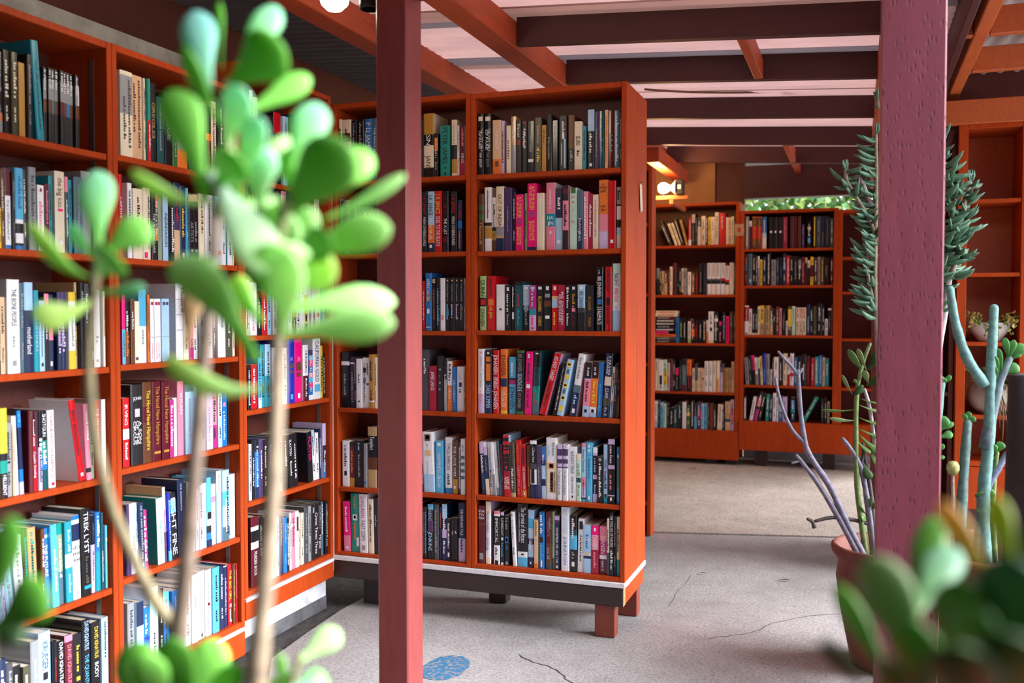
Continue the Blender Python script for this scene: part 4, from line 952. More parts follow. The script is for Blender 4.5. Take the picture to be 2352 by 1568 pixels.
row('F', 3, *q, '''
80 103 1320 c|~@k,.1,.4,.4 + 105 143 1328 w|#@k,.5,.8,.5|~@k,.7,.95,.3 + 145 170 1325 mt.3lg.4y.8mt + 172 191 1325 k.1w.5la|~@k,.1,.9,.5 + 194 214 1330 m|~@r,.1,.9,.4 + 216 231 1330 k + 233 256 1390 p.3k|~@g,.4,.9,.4 + 262 278 1335 k|~@g,.2,.9,.4 + 280 315 1320 k.2sl.8m|~@g,.2,.7,.4
318 350 1325 o.5k|~@r,.1,.9,.4 + 359 376 1390 c + 378 398 1358 pu.6be + 400 411 1390 c + 413 428 1390 c + 431 449 1390 be|#@k,.4,.5,.5 + 451 480 1338 w|LOCKE@k,.05,.5,.5|LISK@k,.55,.9,.5 + 484 510 1338 w|LOCKE@k,.05,.5,.5|LISK@k,.55,.9,.5 + 513 535 1335 c|LOCKE@br,.05,.5,.5 + 540 565 1335 c.55pe|~@r,.6,.95,.5
567 588 1358 pu.3la + 594 611 1390 go + 613 630 1390 ta + 633 649 1390 ta + 653 680 1342 be|~@br,.1,.6,.4''')
q = (1480, 760, 3.267)
row('F', 4, *q, '''
76 98 525 w.8lb + 100 116 550 k + 118 141 535 lb.2sky + 143 164 545 mt|~@k,.1,.8,.3 + 166 187 555 k + 190 216 575 k|~@w,.2,.8,.5 + 220 246 560 dt|~@w,.2,.8,.4 + 250 280 540 k|~@lb,.1,.6,.5 + 284 313 530 m.02w|#@w,.05,.9,.4,.3 + 316 342 560 gn.3y.45gn + 345 372 530 k|#@w,.02,.9,.2 + 374 392 545 n.5sky
395 424 535 pu.3ma.6pu + 426 446 545 lb|~@b,.1,.9,.4 + 449 470 545 sky + 472 491 548 m + 494 515 548 br|~@r,.1,.9,.4 + 518 538 560 k|~@w,.2,.9,.4 + 545 582 550 c L2|~@k,.1,.7,.3 + 584 600 590 n + 606 645 530 be.4ta.6dt.7be|~@m,.1,.4,.4 + 645 684 515 la.3pi.7la''')
q = (1480, 420, 3.267)
row('G', 0, *q, '''
755 783 252 g|#@w,.1,.9,.2 + 786 806 285 w.2m + 809 844 255 o.02br.3r.7br|~@go,.1,.9,.5 + 847 880 255 o.02br.3r.7br|~@go,.1,.9,.5 + 883 915 255 b.5lb.65c|#@w,.1,.9,.15 + 935 966 258 k|#@w,.43,.5,.5 + 971 997 258 k|#@w,.43,.5,.5 + 1006 1036 258 k|#@w,.43,.5,.5 + 1041 1070 255 cr|~@pi,.1,.8,.3
1095 1120 250 m|~@br,.1,.9,.5 + 1122 1146 250 m|~@br,.1,.9,.5 + 1149 1173 250 m|~@br,.1,.9,.5 + 1181 1201 310 pu + 1224 1250 290 k.2be.3k.6b.8k + 1264 1290 250 k|#@y,.02,.95,.3 + 1293 1321 250 dg + 1325 1354 250 n|#@g,.5,.9,.1 + 1356 1390 250 k|#@g,.1,.9,.08 + 1395 1420 265 sl''')
row('G', 1, *q, '''
752 776 535 m.3n.6m + 781 808 530 sl|#@lb,.8,.9,.5 + 812 834 540 k + 836 849 550 dg + 851 863 550 w.4g + 866 884 575 y|~@k,.1,.9,.5 + 890 914 555 n + 922 945 525 k|~@w,.05,.95,.7 + 953 968 575 g + 970 986 575 g + 990 1012 560 n + 1016 1036 560 k|~@b,.3,.7,.4 + 1040 1062 530 n.3b.5n
1066 1092 545 r|~@w,.1,.9,.4 + 1096 1116 550 k + 1120 1150 550 k|~@g,.2,.8,.4 + 1155 1176 555 k.1g.4k|~@w,.3,.8,.6 + 1180 1204 555 m|~@pi,.2,.9,.4 + 1206 1222 560 pe.2m + 1225 1242 580 c.3k + 1245 1268 555 y.3m.7y|~@k,.1,.9,.4 + 1275 1296 560 br + 1300 1320 555 g|~@k,.1,.9,.4 + 1325 1347 555 br|~@y,.1,.9,.4 + 1350 1386 560 k|~@g,.3,.7,.4 + 1396 1420 560 m''')
row('G', 2, *q, '''
750 783 920 w.05cr.53w|~@w,.1,.5,.2|#@k,.92,.97,.3 + 785 807 945 w + 810 830 945 k.92w|~@w,.2,.8,.4 + 832 848 945 k.92w|~@w,.2,.8,.4 + 850 866 925 c + 868 899 920 y.6ta + 901 912 940 g + 914 940 920 ta + 943 965 935 br.4sg.6ta + 967 986 945 k|~@w,.3,.5,.4 + 989 1007 925 br + 1011 1030 940 pi + 1035 1060 945 k|~@g,.2,.8,.4
1062 1074 1035 w + 1077 1105 925 ol.1y.7ol + 1108 1131 925 mt|~@k,.1,.6,.3 + 1138 1162 935 c|~@r,.05,.4,.5|~@k,.5,.9,.4 + 1164 1187 935 c|~@r,.05,.4,.5|~@k,.5,.9,.4 + 1189 1213 935 c|~@r,.05,.4,.5|~@k,.5,.9,.4 + 1220 1241 910 n|~@lb,.4,.9,.4 + 1245 1265 930 k + 1268 1291 925 ol|#@g,.85,.93,.4 + 1296 1331 905 k + 1335 1351 915 k + 1354 1376 1020 w + 1378 1402 940 w.08k|~@g,.3,.8,.3 + 1405 1418 915 br''')
row('G', 3, *q, '''
760 788 1310 g L-4|~@k,.1,.9,.4 + 790 812 1300 k L-4 + 814 836 1295 p.5k L-4 + 838 858 1310 w.6g L-4 + 860 872 1310 w.4br L-3 + 874 890 1300 y.4c L-3 + 892 914 1280 rb L-2|~@sky,.5,.9,.4 + 917 942 1285 g L-2 + 945 956 1400 w + 958 968 1320 k.4r.5k + 971 1007 1308 w + 1010 1036 1310 k|~@w,.2,.8,.4
1040 1070 1280 c + 1073 1090 1310 w.6r + 1093 1120 1280 w.6r.7w|~@r,.1,.9,.4 + 1124 1146 1310 b + 1150 1179 1300 k|~@w,.2,.6,.4 + 1181 1212 1290 k|~@w,.3,.8,.5 + 1216 1242 1300 m|~@r,.2,.8,.4 + 1250 1275 1318 r|~@c,.2,.8,.3 + 1278 1306 1305 t|~@w,.1,.9,.4 + 1309 1335 1295 b|~@lb,.1,.9,.4 + 1338 1354 1310 pe + 1358 1384 1318 t|~@w,.2,.6,.4''')
q = (1480, 760, 3.267)
row('G', 4, *q, '''
742 764 495 dg|#@w,.05,.9,.5 + 786 812 490 w L10|~@k,.2,.8,.3 + 818 843 455 k.2pi.5k.6ma L12|#@w,.1,.3,.3 + 850 870 470 k L12 + 906 930 475 te L3 + 936 956 490 n L2 + 961 985 465 w L1 + 990 1004 500 w + 1008 1034 490 b.3lb.6b + 1037 1070 495 la|~@k,.2,.9,.4|#@m,.5,.6,.4 + 1100 1128 500 k.1b.3t.6n
1180 1212 488 te L27|~@w,.1,.8,.3|#@m,.5,.56,.5 + 1326 1346 510 k|~@g,.2,.8,.4 + 1350 1369 505 k|~@w,.2,.8,.3 + 1373 1390 530 ta''')
for ri, (sA, sD) in enumerate(((1.935, None), (1.94, None), (1.94, None), (1.94, None), (1.94, None), (1.95, None))):
    filler('A', ri, 1.742, sA, ri)
for ri in range(6): filler('D', ri, -1.915, -1.775, 40+ri)
for ri in range(5): filler('F', ri, -1.585, -1.53, 60+ri)
# renumber the centre rows that were read in two halves
for key in {(b['case'], b['ri'], b['ordw']) for b in BOOKS if b['k']}:
    k = 0
    for b in BOOKS:
        if b['k'] and (b['case'], b['ri'], b['ordw']) == key: k += 1; b['k'] = k
rank = sorted((b for b in BOOKS), key=lambda b: -b['area'])
for b in rank[:312]: b['solo'] = b['area'] > 0
used = {}
def look(b):
    bs = bands(b['spec']); sz = sorted(((e-s, a) for s, e, a in bs), reverse=True); names = []
    for d, a in sz:
        n_ = PAL[a][1]
        if n_ not in names: names.append(n_)
    c = ' and '.join(names[:2]) if len(names) > 1 and sum(d for d, a in sz if PAL[a][1] == names[1]) > .12 else names[0]
    size = 'slim ' if b['w'] < .015 else 'thick ' if b['w'] > .036 else ''
    return size+c
SH = MB()
scov, spag, sink = MB(), MB(), MB()
for i, b in enumerate(BOOKS):
    rng = random.Random(i*7+3)
    w_, h = b['w'], b['h']
    if w_ < .004: continue
    hard = h > .222
    dep = b['dep'] or (.150 if h > .222 else .135 if h > .19 else .110)
    if b['case'] == 'E': dep = min(dep, .150)
    bs = bands(b['spec'])
    texts = [t for t in b['texts'] if t]
    if not b['texts']:
        ink = 'k' if lum(bs[0][2]) > .22 else rng.choice('w w c g'.split())
        texts = [('~', ink, .12, rng.uniform(.45, .6), .45, 0), ('~', ink, .66, .85, .35, 0)]
    a = math.radians(b['lean'])
    back = rng.uniform(0, .010)
    # leaning books turn about the lower corner they stand on
    piv = Matrix.Rotation(a, 4, 'Y')
    z = b['z0']+.0006+w_*math.sin(abs(a)) if a > 0 else b['z0']+.0006
    # lean right (a>0): right corner stays down; lean left: left corner... the other corner lifts
    if a < 0: z = b['z0']+.0006
    x0 = b['s0']
    if a > 0: off = Matrix.Translation((0, 0, 0))
    M = (Matrix.Translation((b['P']-back, x0, z)) @ Matrix.Rotation(R90, 4, 'Z') if b['left'] else Matrix.Translation((x0, b['P']+back, z)))
    M = M @ piv
    solo = b.get('solo')
    if solo:
        cov, pg, ink = MB(), MB(), MB()
    else:
        cov, pg, ink = scov, spag, sink
        cov.M = pg.M = ink.M = M
    book_geo(w_, h, dep, bs, hard, cov, pg, ink, texts, rng, b['bc'])
    if solo:
        side = b['ordw']
        t = look(b); nm = b['titles'][0].replace("'", '') if b['titles'] else ''
        adj = 'leaning ' if abs(b['lean']) > 8 else ''
        typ = 'hardback' if hard else 'book' if h > .19 else 'paperback'
        lab = '%s%s %s, %s %s, %s, %s' % (adj, t, typ, ORD[b['k']], side, SHN[b['ri']], CASEN[b['case']])
        if nm and len(lab.split())+1+len(nm.split()) <= 16 and not re.search('james|lisa|david|peter|johansen|susan|krueger|indridason|slayton|gregi|charles', nm):
            lab = '%s%s %s titled %s, %s %s, %s, %s' % (adj, t, typ, nm, ORD[b['k']], side, SHN[b['ri']], CASEN[b['case']])
        mt = COVER[0 if hard and rng.random() < .6 else rng.choice((0, 1, 1, 2))]
        o = cov.build('book', mt, None, False, None, lab, 'book', 'books on the %s, %s' % (SHN[b['ri']], CASEN[b['case']]))
        o.matrix_world = M
        pg.build('pages', PAGES, o)
        if ink.f: ink.build('spine_lettering', INK, o)
far = scov.build('book_rows', COVER[1], None, False, 'stuff', 'rows of small and distant books filling the rear bookcases and shelf gaps', 'books')
spag.build('pages', PAGES, far, False, 'stuff'); sink.build('spine_lettering', INK, far, False, 'stuff')
# the pile of flat paperbacks on the lamp-lit rear case
pile = '85 250 885 c|85 247 913 c|85 238 942 m|85 240 968 k|85 238 1000 k|85 238 1030 k|85 236 1056 n|82 176 1082 p|80 236 1108 o|80 238 1136 dg|82 238 1164 k'.split('|')
zz = ZS['F'][2]; hts = []
for i in range(11): hts.append(.0245)
for i, t in enumerate(reversed(pile)):
    a = t.split(); u0 = float(a[0])/3.267+1480; u1 = float(a[1])/3.267+1480
    x1 = on_y(u1, 740, YF+.02).x; x0 = x1-.175
    b = MB(); c = PAL[a[3]][0]; h = .0225
    prof = [(.107, 0), (0, 0), (-.0012, h*.15), (-.0012, h*.85), (0, h), (.107, h), (.107, h-.001), (.001, h-.001), (.001, .001), (.107, .001)]
    n = len(prof); vs = [(0, y, z) for y, z in prof]+[(.175, y, z) for y, z in prof]
    fs = [(j, (j+1) % n, n+(j+1) % n, n+j) for j in range(n)]+[(0, 1, 8, 9), (4, 5, 6, 7), (1, 2, 3, 4, 7, 8)]+[(n+9, n+8, n+1, n), (n+7, n+6, n+5, n+4), (n+8, n+7, n+4, n+3, n+2, n+1)]
    b.add(vs, fs, c)
    o = b.build('book', COVER[1], None, False, None, '%s paperback lying flat, %s up in the pile on the lamp-lit rear bookcase' % (PAL[a[3]][1], ORD[i+1]), 'book', 'flat pile on the lamp-lit rear bookcase')
    o.location = (x0, YF+.022+.004*(i % 3), zz+.0006+i*.0232)
    part('pages', o, PAGES, lambda b: b.box(.001, .174, .002, .104, .0012, h-.0012, (.6, .54, .42)))
    def ttl(bb):
        ck = PAL['w' if lum(a[3]) < .25 else 'r'][0]
        word = 'KOONTZ' if i in (0, 1, 5, 8) else None
        if word:
            x = .03; sx = .1/text_width(word)*.9
            for ch in word:
                v, f, ad = GLY[ch]; bb.add([(x+p_*sx, -.0016, .006+q_*.0155) for p_, q_ in v], f, ck); x += (ad+.07)*sx
        else:
            x = .02
            while x < .15:
                l = random.uniform(.004, .008); bb.add([(x, -.0016, .007), (x+l, -.0016, .007), (x+l, -.0016, .016), (x, -.0016, .016)], [(0, 1, 2, 3)], ck); x += l+.002
    part('spine_lettering', o, INK, ttl)
# ------------------------------------------------------------------ plants
GR = [(.20, .46, .13), (.26, .52, .17), (.16, .40, .10), (.22, .50, .20)]
def leaf_mesh(b, base, tip, wd, phi=.5, bend=0.0, thick=.26, col=None, tipcol=None, prof=None, n=10, rings=10, bdir=None, org=None):
    base, tip = Vector(base), Vector(tip); ax = tip-base; L = ax.length; ax.normalize()
    view = ((base+tip)/2+(org if org is not None else Vector((0, 0, 0)))-C0).normalized(); side = ax.cross(view)
    if side.length < .05: side = ax.cross(Vector((0, 0, 1)))
    side.normalize(); fr = side.cross(ax).normalized()
    wdir = side*math.cos(phi)+fr*math.sin(phi); ndir = ax.cross(wdir).normalized()
    bd = Vector(bdir).normalized() if bdir is not None else ndir
    prof = prof or [(0, .22), (.1, .25), (.25, .36), (.4, .58), (.55, .85), (.68, 1.0), (.80, .97), (.90, .76), (.97, .42), (1, .06)]
    col = col or random.choice(GR); tipcol = tipcol or col
    vs = []; fs = []; cs = []
    for i, (t, r) in enumerate(prof):
        p = base+ax*(L*t)+bd*(bend*math.sin(math.pi*t)-0*bend)
        for j in range(n):
            th = 2*math.pi*j/n; vs.append(p+wdir*(wd*.5*r*math.cos(th))+ndir*(wd*.5*thick*max(r, .3 if t < .9 else .05)*math.sin(th)))
    for i in range(len(prof)-1):
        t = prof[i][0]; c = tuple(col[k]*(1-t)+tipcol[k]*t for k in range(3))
        for j in range(n): fs.append((i*n+j, i*n+(j+1) % n, (i+1)*n+(j+1) % n, (i+1)*n+j)); cs.append(c)
    m = len(prof); fs.append(tuple(range(n))[::-1]); cs.append(col); fs.append(tuple(range((m-1)*n, m*n))); cs.append(tipcol)
    b.add(vs, fs, cs)
def leaf_part(parent, *a, mat=None, name='leaf', **k):
    b = MB(); leaf_mesh(b, *a, org=parent.location, **k); return b.build(name, mat or LEAF, parent, True)
def pot(name, label, loc, prof, mat=TERRA, cat='pot', soil=None, group=None):
    o = empty(name, loc, label, cat, group)
    part('pot_body', o, mat, lambda b: b.lathe(prof, 36), smooth=True)
    if soil: part('soil', o, SOIL, lambda b: b.lathe([(0.001, soil[1]+.01), (soil[0]*.5, soil[1]+.012), (soil[0], soil[1])], 24), smooth=True)
    return o
PXM = lambda px, d: px*d/F
# ---- blurred jade in the foreground
D0 = .74
ledge = empty('planter_ledge', (-.25, .66, 0), 'low red timber ledge below the frame carrying the foreground jade pots', 'ledge')
part('ledge_top', ledge, RED, lambda b: b.box(-.32, .62, -.2, .2, .62, .66, b=.004))
for x in (-.28, .5): part('ledge_leg', ledge, RED, lambda b: b.box(x, x+.09, -.15, .15, 0.003, .619, b=.004))
jade = empty('jade_plant', on_d(480, 1568, D0), 'tall pale green jade plant out of focus in front of the wall bookcases', 'plant')
def local(o, pts): return [Vector(p)-o.location for p in pts]
def tube_part(parent, name, pts, rad, mat, col, n=9):
    b = MB(); b.tube(pts, rad, n, col); x = b.build(name, mat, parent, True); x.location = -parent.location if False else (0, 0, 0); return x
def stem_px(parent, pts, d, r0, r1, col, name='stem', n=9, dz=None):
    k = len(pts); P3 = [on_d(u, v, d+(dz[i] if dz else 0))-parent.location for i, (u, v) in enumerate(pts)]
    # smooth the polyline
    Q = []
    for i in range(k-1):
        p0, p1, p2, p3 = P3[max(i-1, 0)], P3[i], P3[i+1], P3[min(i+2, k-1)]
        for t in (0, .33, .66):
            Q.append(.5*((2*p1)+(p2-p0)*t+(2*p0-5*p1+4*p2-p3)*t*t+(3*p1-p0-3*p2+p3)*t**3))
    Q.append(P3[-1]); m = len(Q)
    rad = [PXM(r0+(r1-r0)*i/(m-1), d)*(1+.07*math.sin(i*2.1)) for i in range(m)]
    t = (Q[-1]-Q[-2]).normalized(); r = rad[-1]; Q += [Q[-1]+t*r*.5, Q[-1]+t*r*.85, Q[-1]+t*r*.98]; rad += [r*.85, r*.5, r*.12]
    b = MB(); b.tube(Q, rad, n, col); return b.build(name, STEM, parent, True)
BK = (.26, .19, .12); GS = (.30, .34, .13)
stem_px(jade, [(395, 1900), (400, 1568), (428, 1300), (452, 1000), (470, 800), (488, 620), (497, 480)], D0, 26, 12, (.25, .18, .13))
stem_px(jade, [(497, 500), (520, 380), (528, 300), (520, 190)], D0, 13, 9, GS)
stem_px(jade, [(585, 1900), (590, 1568), (608, 1350), (625, 1150), (634, 950), (640, 760), (645, 640)], D0-.03, 27, 14, (.34, .26, .17))
stem_px(jade, [(645, 650), (640, 560), (665, 460), (690, 400)], D0-.03, 15, 9, GS)
stem_px(jade, [(400, 1440), (350, 1370), (300, 1270), (245, 1130), (210, 950), (205, 800), (215, 680), (225, 575)], D0+.03, 17, 9, (.27, .22, .11))
def lf(ub, vb, ut, vt, w_, phi=.45, dd=0, dt=0, bend=0, col=None, tc=None, **k):
    w_ *= 1.12; phi *= .8
    d = D0+dd; B = on_d(ub, vb, d)-jade.location; T = on_d(ut, vt, d+dt)-jade.location
    up = k.pop('bdir', None)
    b = MB(); cc = C0-jade.location
    leaf_mesh(b, B, T, PXM(w_, d), phi, PXM(bend, d), .28, col, tc, bdir=up if up else UP, org=jade.location)
    return b.build('leaf', LEAF, jade, True)
PALE = (.55, .86, .38); BLUE = (.34, .78, .52); DKG = (.13, .40, .05); YG = (.60, .88, .22); MID = (.30, .74, .14)  # bluish leaf tips carry the sky's reflection as colour
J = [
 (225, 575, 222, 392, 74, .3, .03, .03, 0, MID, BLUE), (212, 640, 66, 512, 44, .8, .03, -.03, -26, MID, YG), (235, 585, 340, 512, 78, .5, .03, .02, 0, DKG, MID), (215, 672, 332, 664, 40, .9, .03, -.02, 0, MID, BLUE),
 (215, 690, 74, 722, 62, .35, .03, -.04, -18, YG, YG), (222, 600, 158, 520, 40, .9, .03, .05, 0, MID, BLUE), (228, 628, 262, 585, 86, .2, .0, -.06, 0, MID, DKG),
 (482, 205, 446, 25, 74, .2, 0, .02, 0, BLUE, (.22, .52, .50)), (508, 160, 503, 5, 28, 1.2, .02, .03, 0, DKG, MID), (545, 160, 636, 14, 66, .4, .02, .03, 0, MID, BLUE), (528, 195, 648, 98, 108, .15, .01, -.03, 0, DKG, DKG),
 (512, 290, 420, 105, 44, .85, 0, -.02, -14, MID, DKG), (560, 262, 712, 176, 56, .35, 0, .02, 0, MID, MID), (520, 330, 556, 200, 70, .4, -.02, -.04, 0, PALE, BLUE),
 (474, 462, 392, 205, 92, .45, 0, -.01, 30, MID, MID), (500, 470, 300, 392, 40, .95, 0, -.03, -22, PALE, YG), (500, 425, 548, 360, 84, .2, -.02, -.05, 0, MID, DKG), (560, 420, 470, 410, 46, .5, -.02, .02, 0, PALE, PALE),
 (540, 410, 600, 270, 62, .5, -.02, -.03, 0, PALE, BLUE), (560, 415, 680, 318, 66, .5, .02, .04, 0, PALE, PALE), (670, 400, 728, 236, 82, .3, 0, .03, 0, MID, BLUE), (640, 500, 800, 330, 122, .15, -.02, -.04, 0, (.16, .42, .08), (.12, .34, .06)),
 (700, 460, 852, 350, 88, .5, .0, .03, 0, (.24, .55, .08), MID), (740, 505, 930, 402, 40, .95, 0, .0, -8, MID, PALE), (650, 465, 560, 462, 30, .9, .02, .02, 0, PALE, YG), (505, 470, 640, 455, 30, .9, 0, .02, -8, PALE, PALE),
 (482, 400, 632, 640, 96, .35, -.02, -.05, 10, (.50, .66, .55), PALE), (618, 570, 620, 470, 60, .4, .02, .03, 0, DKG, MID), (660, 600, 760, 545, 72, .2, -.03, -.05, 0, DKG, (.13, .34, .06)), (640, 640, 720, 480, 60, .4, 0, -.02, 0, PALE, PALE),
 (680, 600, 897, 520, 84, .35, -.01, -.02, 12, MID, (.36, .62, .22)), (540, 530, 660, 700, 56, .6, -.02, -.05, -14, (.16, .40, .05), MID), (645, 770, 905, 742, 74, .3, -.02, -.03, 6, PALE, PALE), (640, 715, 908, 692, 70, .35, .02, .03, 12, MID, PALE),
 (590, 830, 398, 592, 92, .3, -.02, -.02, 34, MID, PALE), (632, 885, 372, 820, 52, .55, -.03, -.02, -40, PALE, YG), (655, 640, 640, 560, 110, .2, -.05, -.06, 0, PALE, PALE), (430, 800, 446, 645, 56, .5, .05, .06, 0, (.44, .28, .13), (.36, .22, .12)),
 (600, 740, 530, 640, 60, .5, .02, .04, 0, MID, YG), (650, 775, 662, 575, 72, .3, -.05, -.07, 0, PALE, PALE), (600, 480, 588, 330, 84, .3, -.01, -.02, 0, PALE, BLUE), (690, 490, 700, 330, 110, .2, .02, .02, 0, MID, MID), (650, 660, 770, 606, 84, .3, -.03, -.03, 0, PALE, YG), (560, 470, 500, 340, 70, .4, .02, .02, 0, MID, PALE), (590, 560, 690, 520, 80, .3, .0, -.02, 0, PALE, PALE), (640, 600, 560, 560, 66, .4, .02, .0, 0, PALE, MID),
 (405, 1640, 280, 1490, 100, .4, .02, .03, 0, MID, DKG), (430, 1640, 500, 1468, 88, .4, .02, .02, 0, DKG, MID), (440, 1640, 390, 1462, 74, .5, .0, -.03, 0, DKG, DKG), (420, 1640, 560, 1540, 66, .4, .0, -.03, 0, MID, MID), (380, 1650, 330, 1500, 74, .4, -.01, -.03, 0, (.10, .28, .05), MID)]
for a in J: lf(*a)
sprout = empty('jade_sprout', on_d(650, 1568, D0+.02), 'small pale jade sprout at the foot of the blurred jade plant', 'plant')
stem_px(sprout, [(640, 1900), (645, 1640), (672, 1560), (690, 1505)], D0+.02, 10, 7, GS)
for a in ((686, 1520, 780, 1446, 64, .3, 0, 0, 0, PALE, PALE), (680, 1540, 600, 1600, 60, .5, 0, 0, 0, PALE, MID), (660, 1600, 640, 1500, 40, .8, 0, 0, 0, MID, PALE), (665, 1590, 752, 1556, 70, .35, 0, 0, 0, BLUE, MID)):
    d = D0+.02; b = MB(); leaf_mesh(b, on_d(a[0], a[1], d)-sprout.location, on_d(a[2], a[3], d+.02)-sprout.location, PXM(a[4], d), a[5], 0, .28, a[9], a[10], org=sprout.location); b.build('leaf', LEAF, sprout, True)
small = empty('jade_sprout', on_d(30, 1600, .55), 'dark blurred succulent tip at the lower edge beside the nearest wall bookcase', 'plant')
stem_px(small, [(-60, 2300), (-40, 1800), (-20, 1450)], .55, 14, 9, GS)
for a in ((-20, 1450, 110, 1345, 120, .3, DKG), (-20, 1420, 30, 1185, 76, .4, DKG), (-30, 1480, 60, 1430, 80, .4, (.16, .3, .14))):
    b = MB(); leaf_mesh(b, on_d(a[0], a[1], .55)-small.location, on_d(a[2], a[3], .55)-small.location, PXM(a[4], .55), a[5], 0, .28, a[6], a[6], org=small.location); b.build('leaf', LEAF, small, True)
prof = [(.001, 0), (.085, 0), (.10, .16), (.115, .17), (.115, .2), (.1, .2), (.095, .17)]
pot('flower_pot', 'terracotta pot on the ledge holding the tall blurred jade plant', (on_d(480, 1568, D0).x, on_d(480, 1568, D0).y, .6612), [(r*1.1, z) for r, z in prof], soil=(.10, .165))
# ---- blurred leaves at the lower corner by the thick post
D1 = .50
fgp = empty('jade_plant', on_d(2180, 1640, D1), 'dark green jade leaves out of focus in front of the terracotta pots', 'plant')
def lf2(ub, vb, ut, vt, w_, phi, dd, dt, col, tc):
    w_ *= 1.0; phi *= .9
    d = D1+dd; b = MB(); leaf_mesh(b, on_d(ub, vb, d)-fgp.location, on_d(ut, vt, d+dt)-fgp.location, PXM(w_, d), phi, 0, .28, col, tc, bdir=UP, org=fgp.location); b.build('leaf', LEAF, fgp, True)
DK2 = (.05, .13, .025); MD2 = (.11, .26, .06)
for a in ((2140, 1580, 1998, 1275, 130, .3, 0, .02, MD2, (.26, .35, .18)), (2070, 1600, 1918, 1340, 64, .6, .02, .04, MD2, (.16, .34, .06)), (2100, 1440, 2145, 1185, 88, .4, .05, .06, (.07, .2, .03), (.10, .26, .04)),
          (2095, 1420, 2190, 1255, 96, .3, .03, .05, MD2, (.18, .36, .25)), (2300, 1370, 2158, 1150, 62, .5, .0, .02, (.50, .46, .08), (.62, .36, .12)), (2335, 1330, 2280, 1135, 66, .5, 0, .02, (.18, .28, .03), (.34, .40, .04)),
          (2010, 1600, 1884, 1468, 52, .7, -.02, 0, DK2, (.06, .09, .03)), (2230, 1620, 2210, 1330, 150, .3, -.02, -.02, DK2, MD2), (2300, 1620, 2330, 1280, 170, .3, -.03, -.02, DK2, (.05, .13, .07)), (2130, 1640, 2090, 1420, 120, .4, -.03, -.03, DK2, MD2),
          (2360, 1600, 2400, 1200, 120, .5, -.02, 0, DK2, (.12, .18, .03)), (2180, 1640, 2260, 1400, 130, .35, -.05, -.06, (.06, .17, .04), (.08, .2, .05)), (2280, 1660, 2180, 1480, 140, .35, -.06, -.06, DK2, DK2), (2370, 1640, 2300, 1450, 150, .4, -.06, -.06, DK2, DK2),
          (2020, 1660, 2060, 1520, 90, .5, -.04, -.04, DK2, DK2)): lf2(*a)
stem_px(fgp, [(2200, 2600), (2195, 2000), (2190, 1640), (2180, 1500)], D1, 22, 14, (.14, .11, .07))
pot('flower_pot', 'terracotta pot below the frame holding the dark blurred jade', (on_d(2190, 1900, D1).x, on_d(2190, 1900, D1).y, .6612), prof, soil=(.093, .165))
# ---- the two terracotta pots behind the thick post
p1 = on_d(2045, 1250, 3.5)
def big_pot(label, x, y, zr, r):
    h = zr-.002
    o = pot('flower_pot', label, (x, y, .002), [(.001, 0), (r*.64, 0), (r*.68, .02), (r*.86, h*.45), (r*.94, h*.72), (r*.9, h*.84), (r*.92, h*.87), (r*1.02, h*.93), (r*1.03, h*.98), (r*.98, h), (r*.92, h*.985), (r*.86, h*.9), (r*.83, h*.82)], soil=(r*.84, h*.84)); return o
big_pot('large terracotta pot with a rolled rim at the foot of the thick post', p1.x, p1.y, p1.z, .20)
p2 = on_d(2290, 1255, 3.0)
big_pot('wide terracotta pot of blue-green succulents beyond the thick post', p2.x, p2.y, p2.z, .25)
# bare and leafy jade growing from the first pot
DP = 3.45
jp = empty('jade_plant', on_d(2000, 1290, DP), 'half bare jade with grey twigs in the terracotta pot by the thick post', 'plant')
TW = (.21, .19, .26); TD = (.06, .045, .045); GS2 = (.14, .22, .06)
for pts, r0, r1, c in (([(1992, 1290), (1945, 1200), (1905, 1115), (1862, 1050), (1848, 1010), (1838, 935), (1833, 852)], 9, 5, TW), ([(1834, 862), (1815, 838), (1800, 822), (1788, 808)], 4.5, 3, TW), ([(1834, 858), (1842, 848)], 4, 4, TW),
                       ([(1850, 1018), (1818, 985), (1795, 930), (1783, 880), (1781, 868)], 5, 3, TW), ([(1980, 1290), (1930, 1195), (1880, 1112), (1845, 1065), (1830, 1046)], 8, 4, TW), ([(1838, 1058), (1820, 1063)], 3, 3, TW), ([(1882, 1114), (1868, 1092), (1857, 1076)], 4, 2.5, TD),
                       ([(2030, 1215), (1995, 1202), (1950, 1192), (1910, 1188), (1874, 1196)], 5, 4, TD), ([(1871, 1212), (1866, 1198), (1856, 1192)], 5, 4, TD), ([(2012, 1300), (1998, 1190), (1982, 1090), (1966, 1050), (1950, 1025), (1936, 1008)], 8, 4.5, TW), ([(1975, 1072), (1984, 1040), (1982, 1018)], 5, 4, TD),
                       ([(1992, 1290), (1972, 1150), (1966, 1040), (1967, 920), (1975, 860), (1990, 810), (1998, 790)], 7, 4, GS2), ([(2012, 1290), (2002, 1150), (1985, 1040)], 7, 5, TD), ([(2005, 1290), (2000, 1240), (1992, 1180)], 5, 4, GS2), ([(2018, 1100), (2000, 950), (1986, 895)], 5, 4, (.4, .36, .36))):
    stem_px(jp, pts, DP, r0, r1, c, 'twig' if c != GS2 else 'stem', 7)
LG = (.13, .24, .06); LP = (.26, .36, .16); LK = (.035, .09, .02)
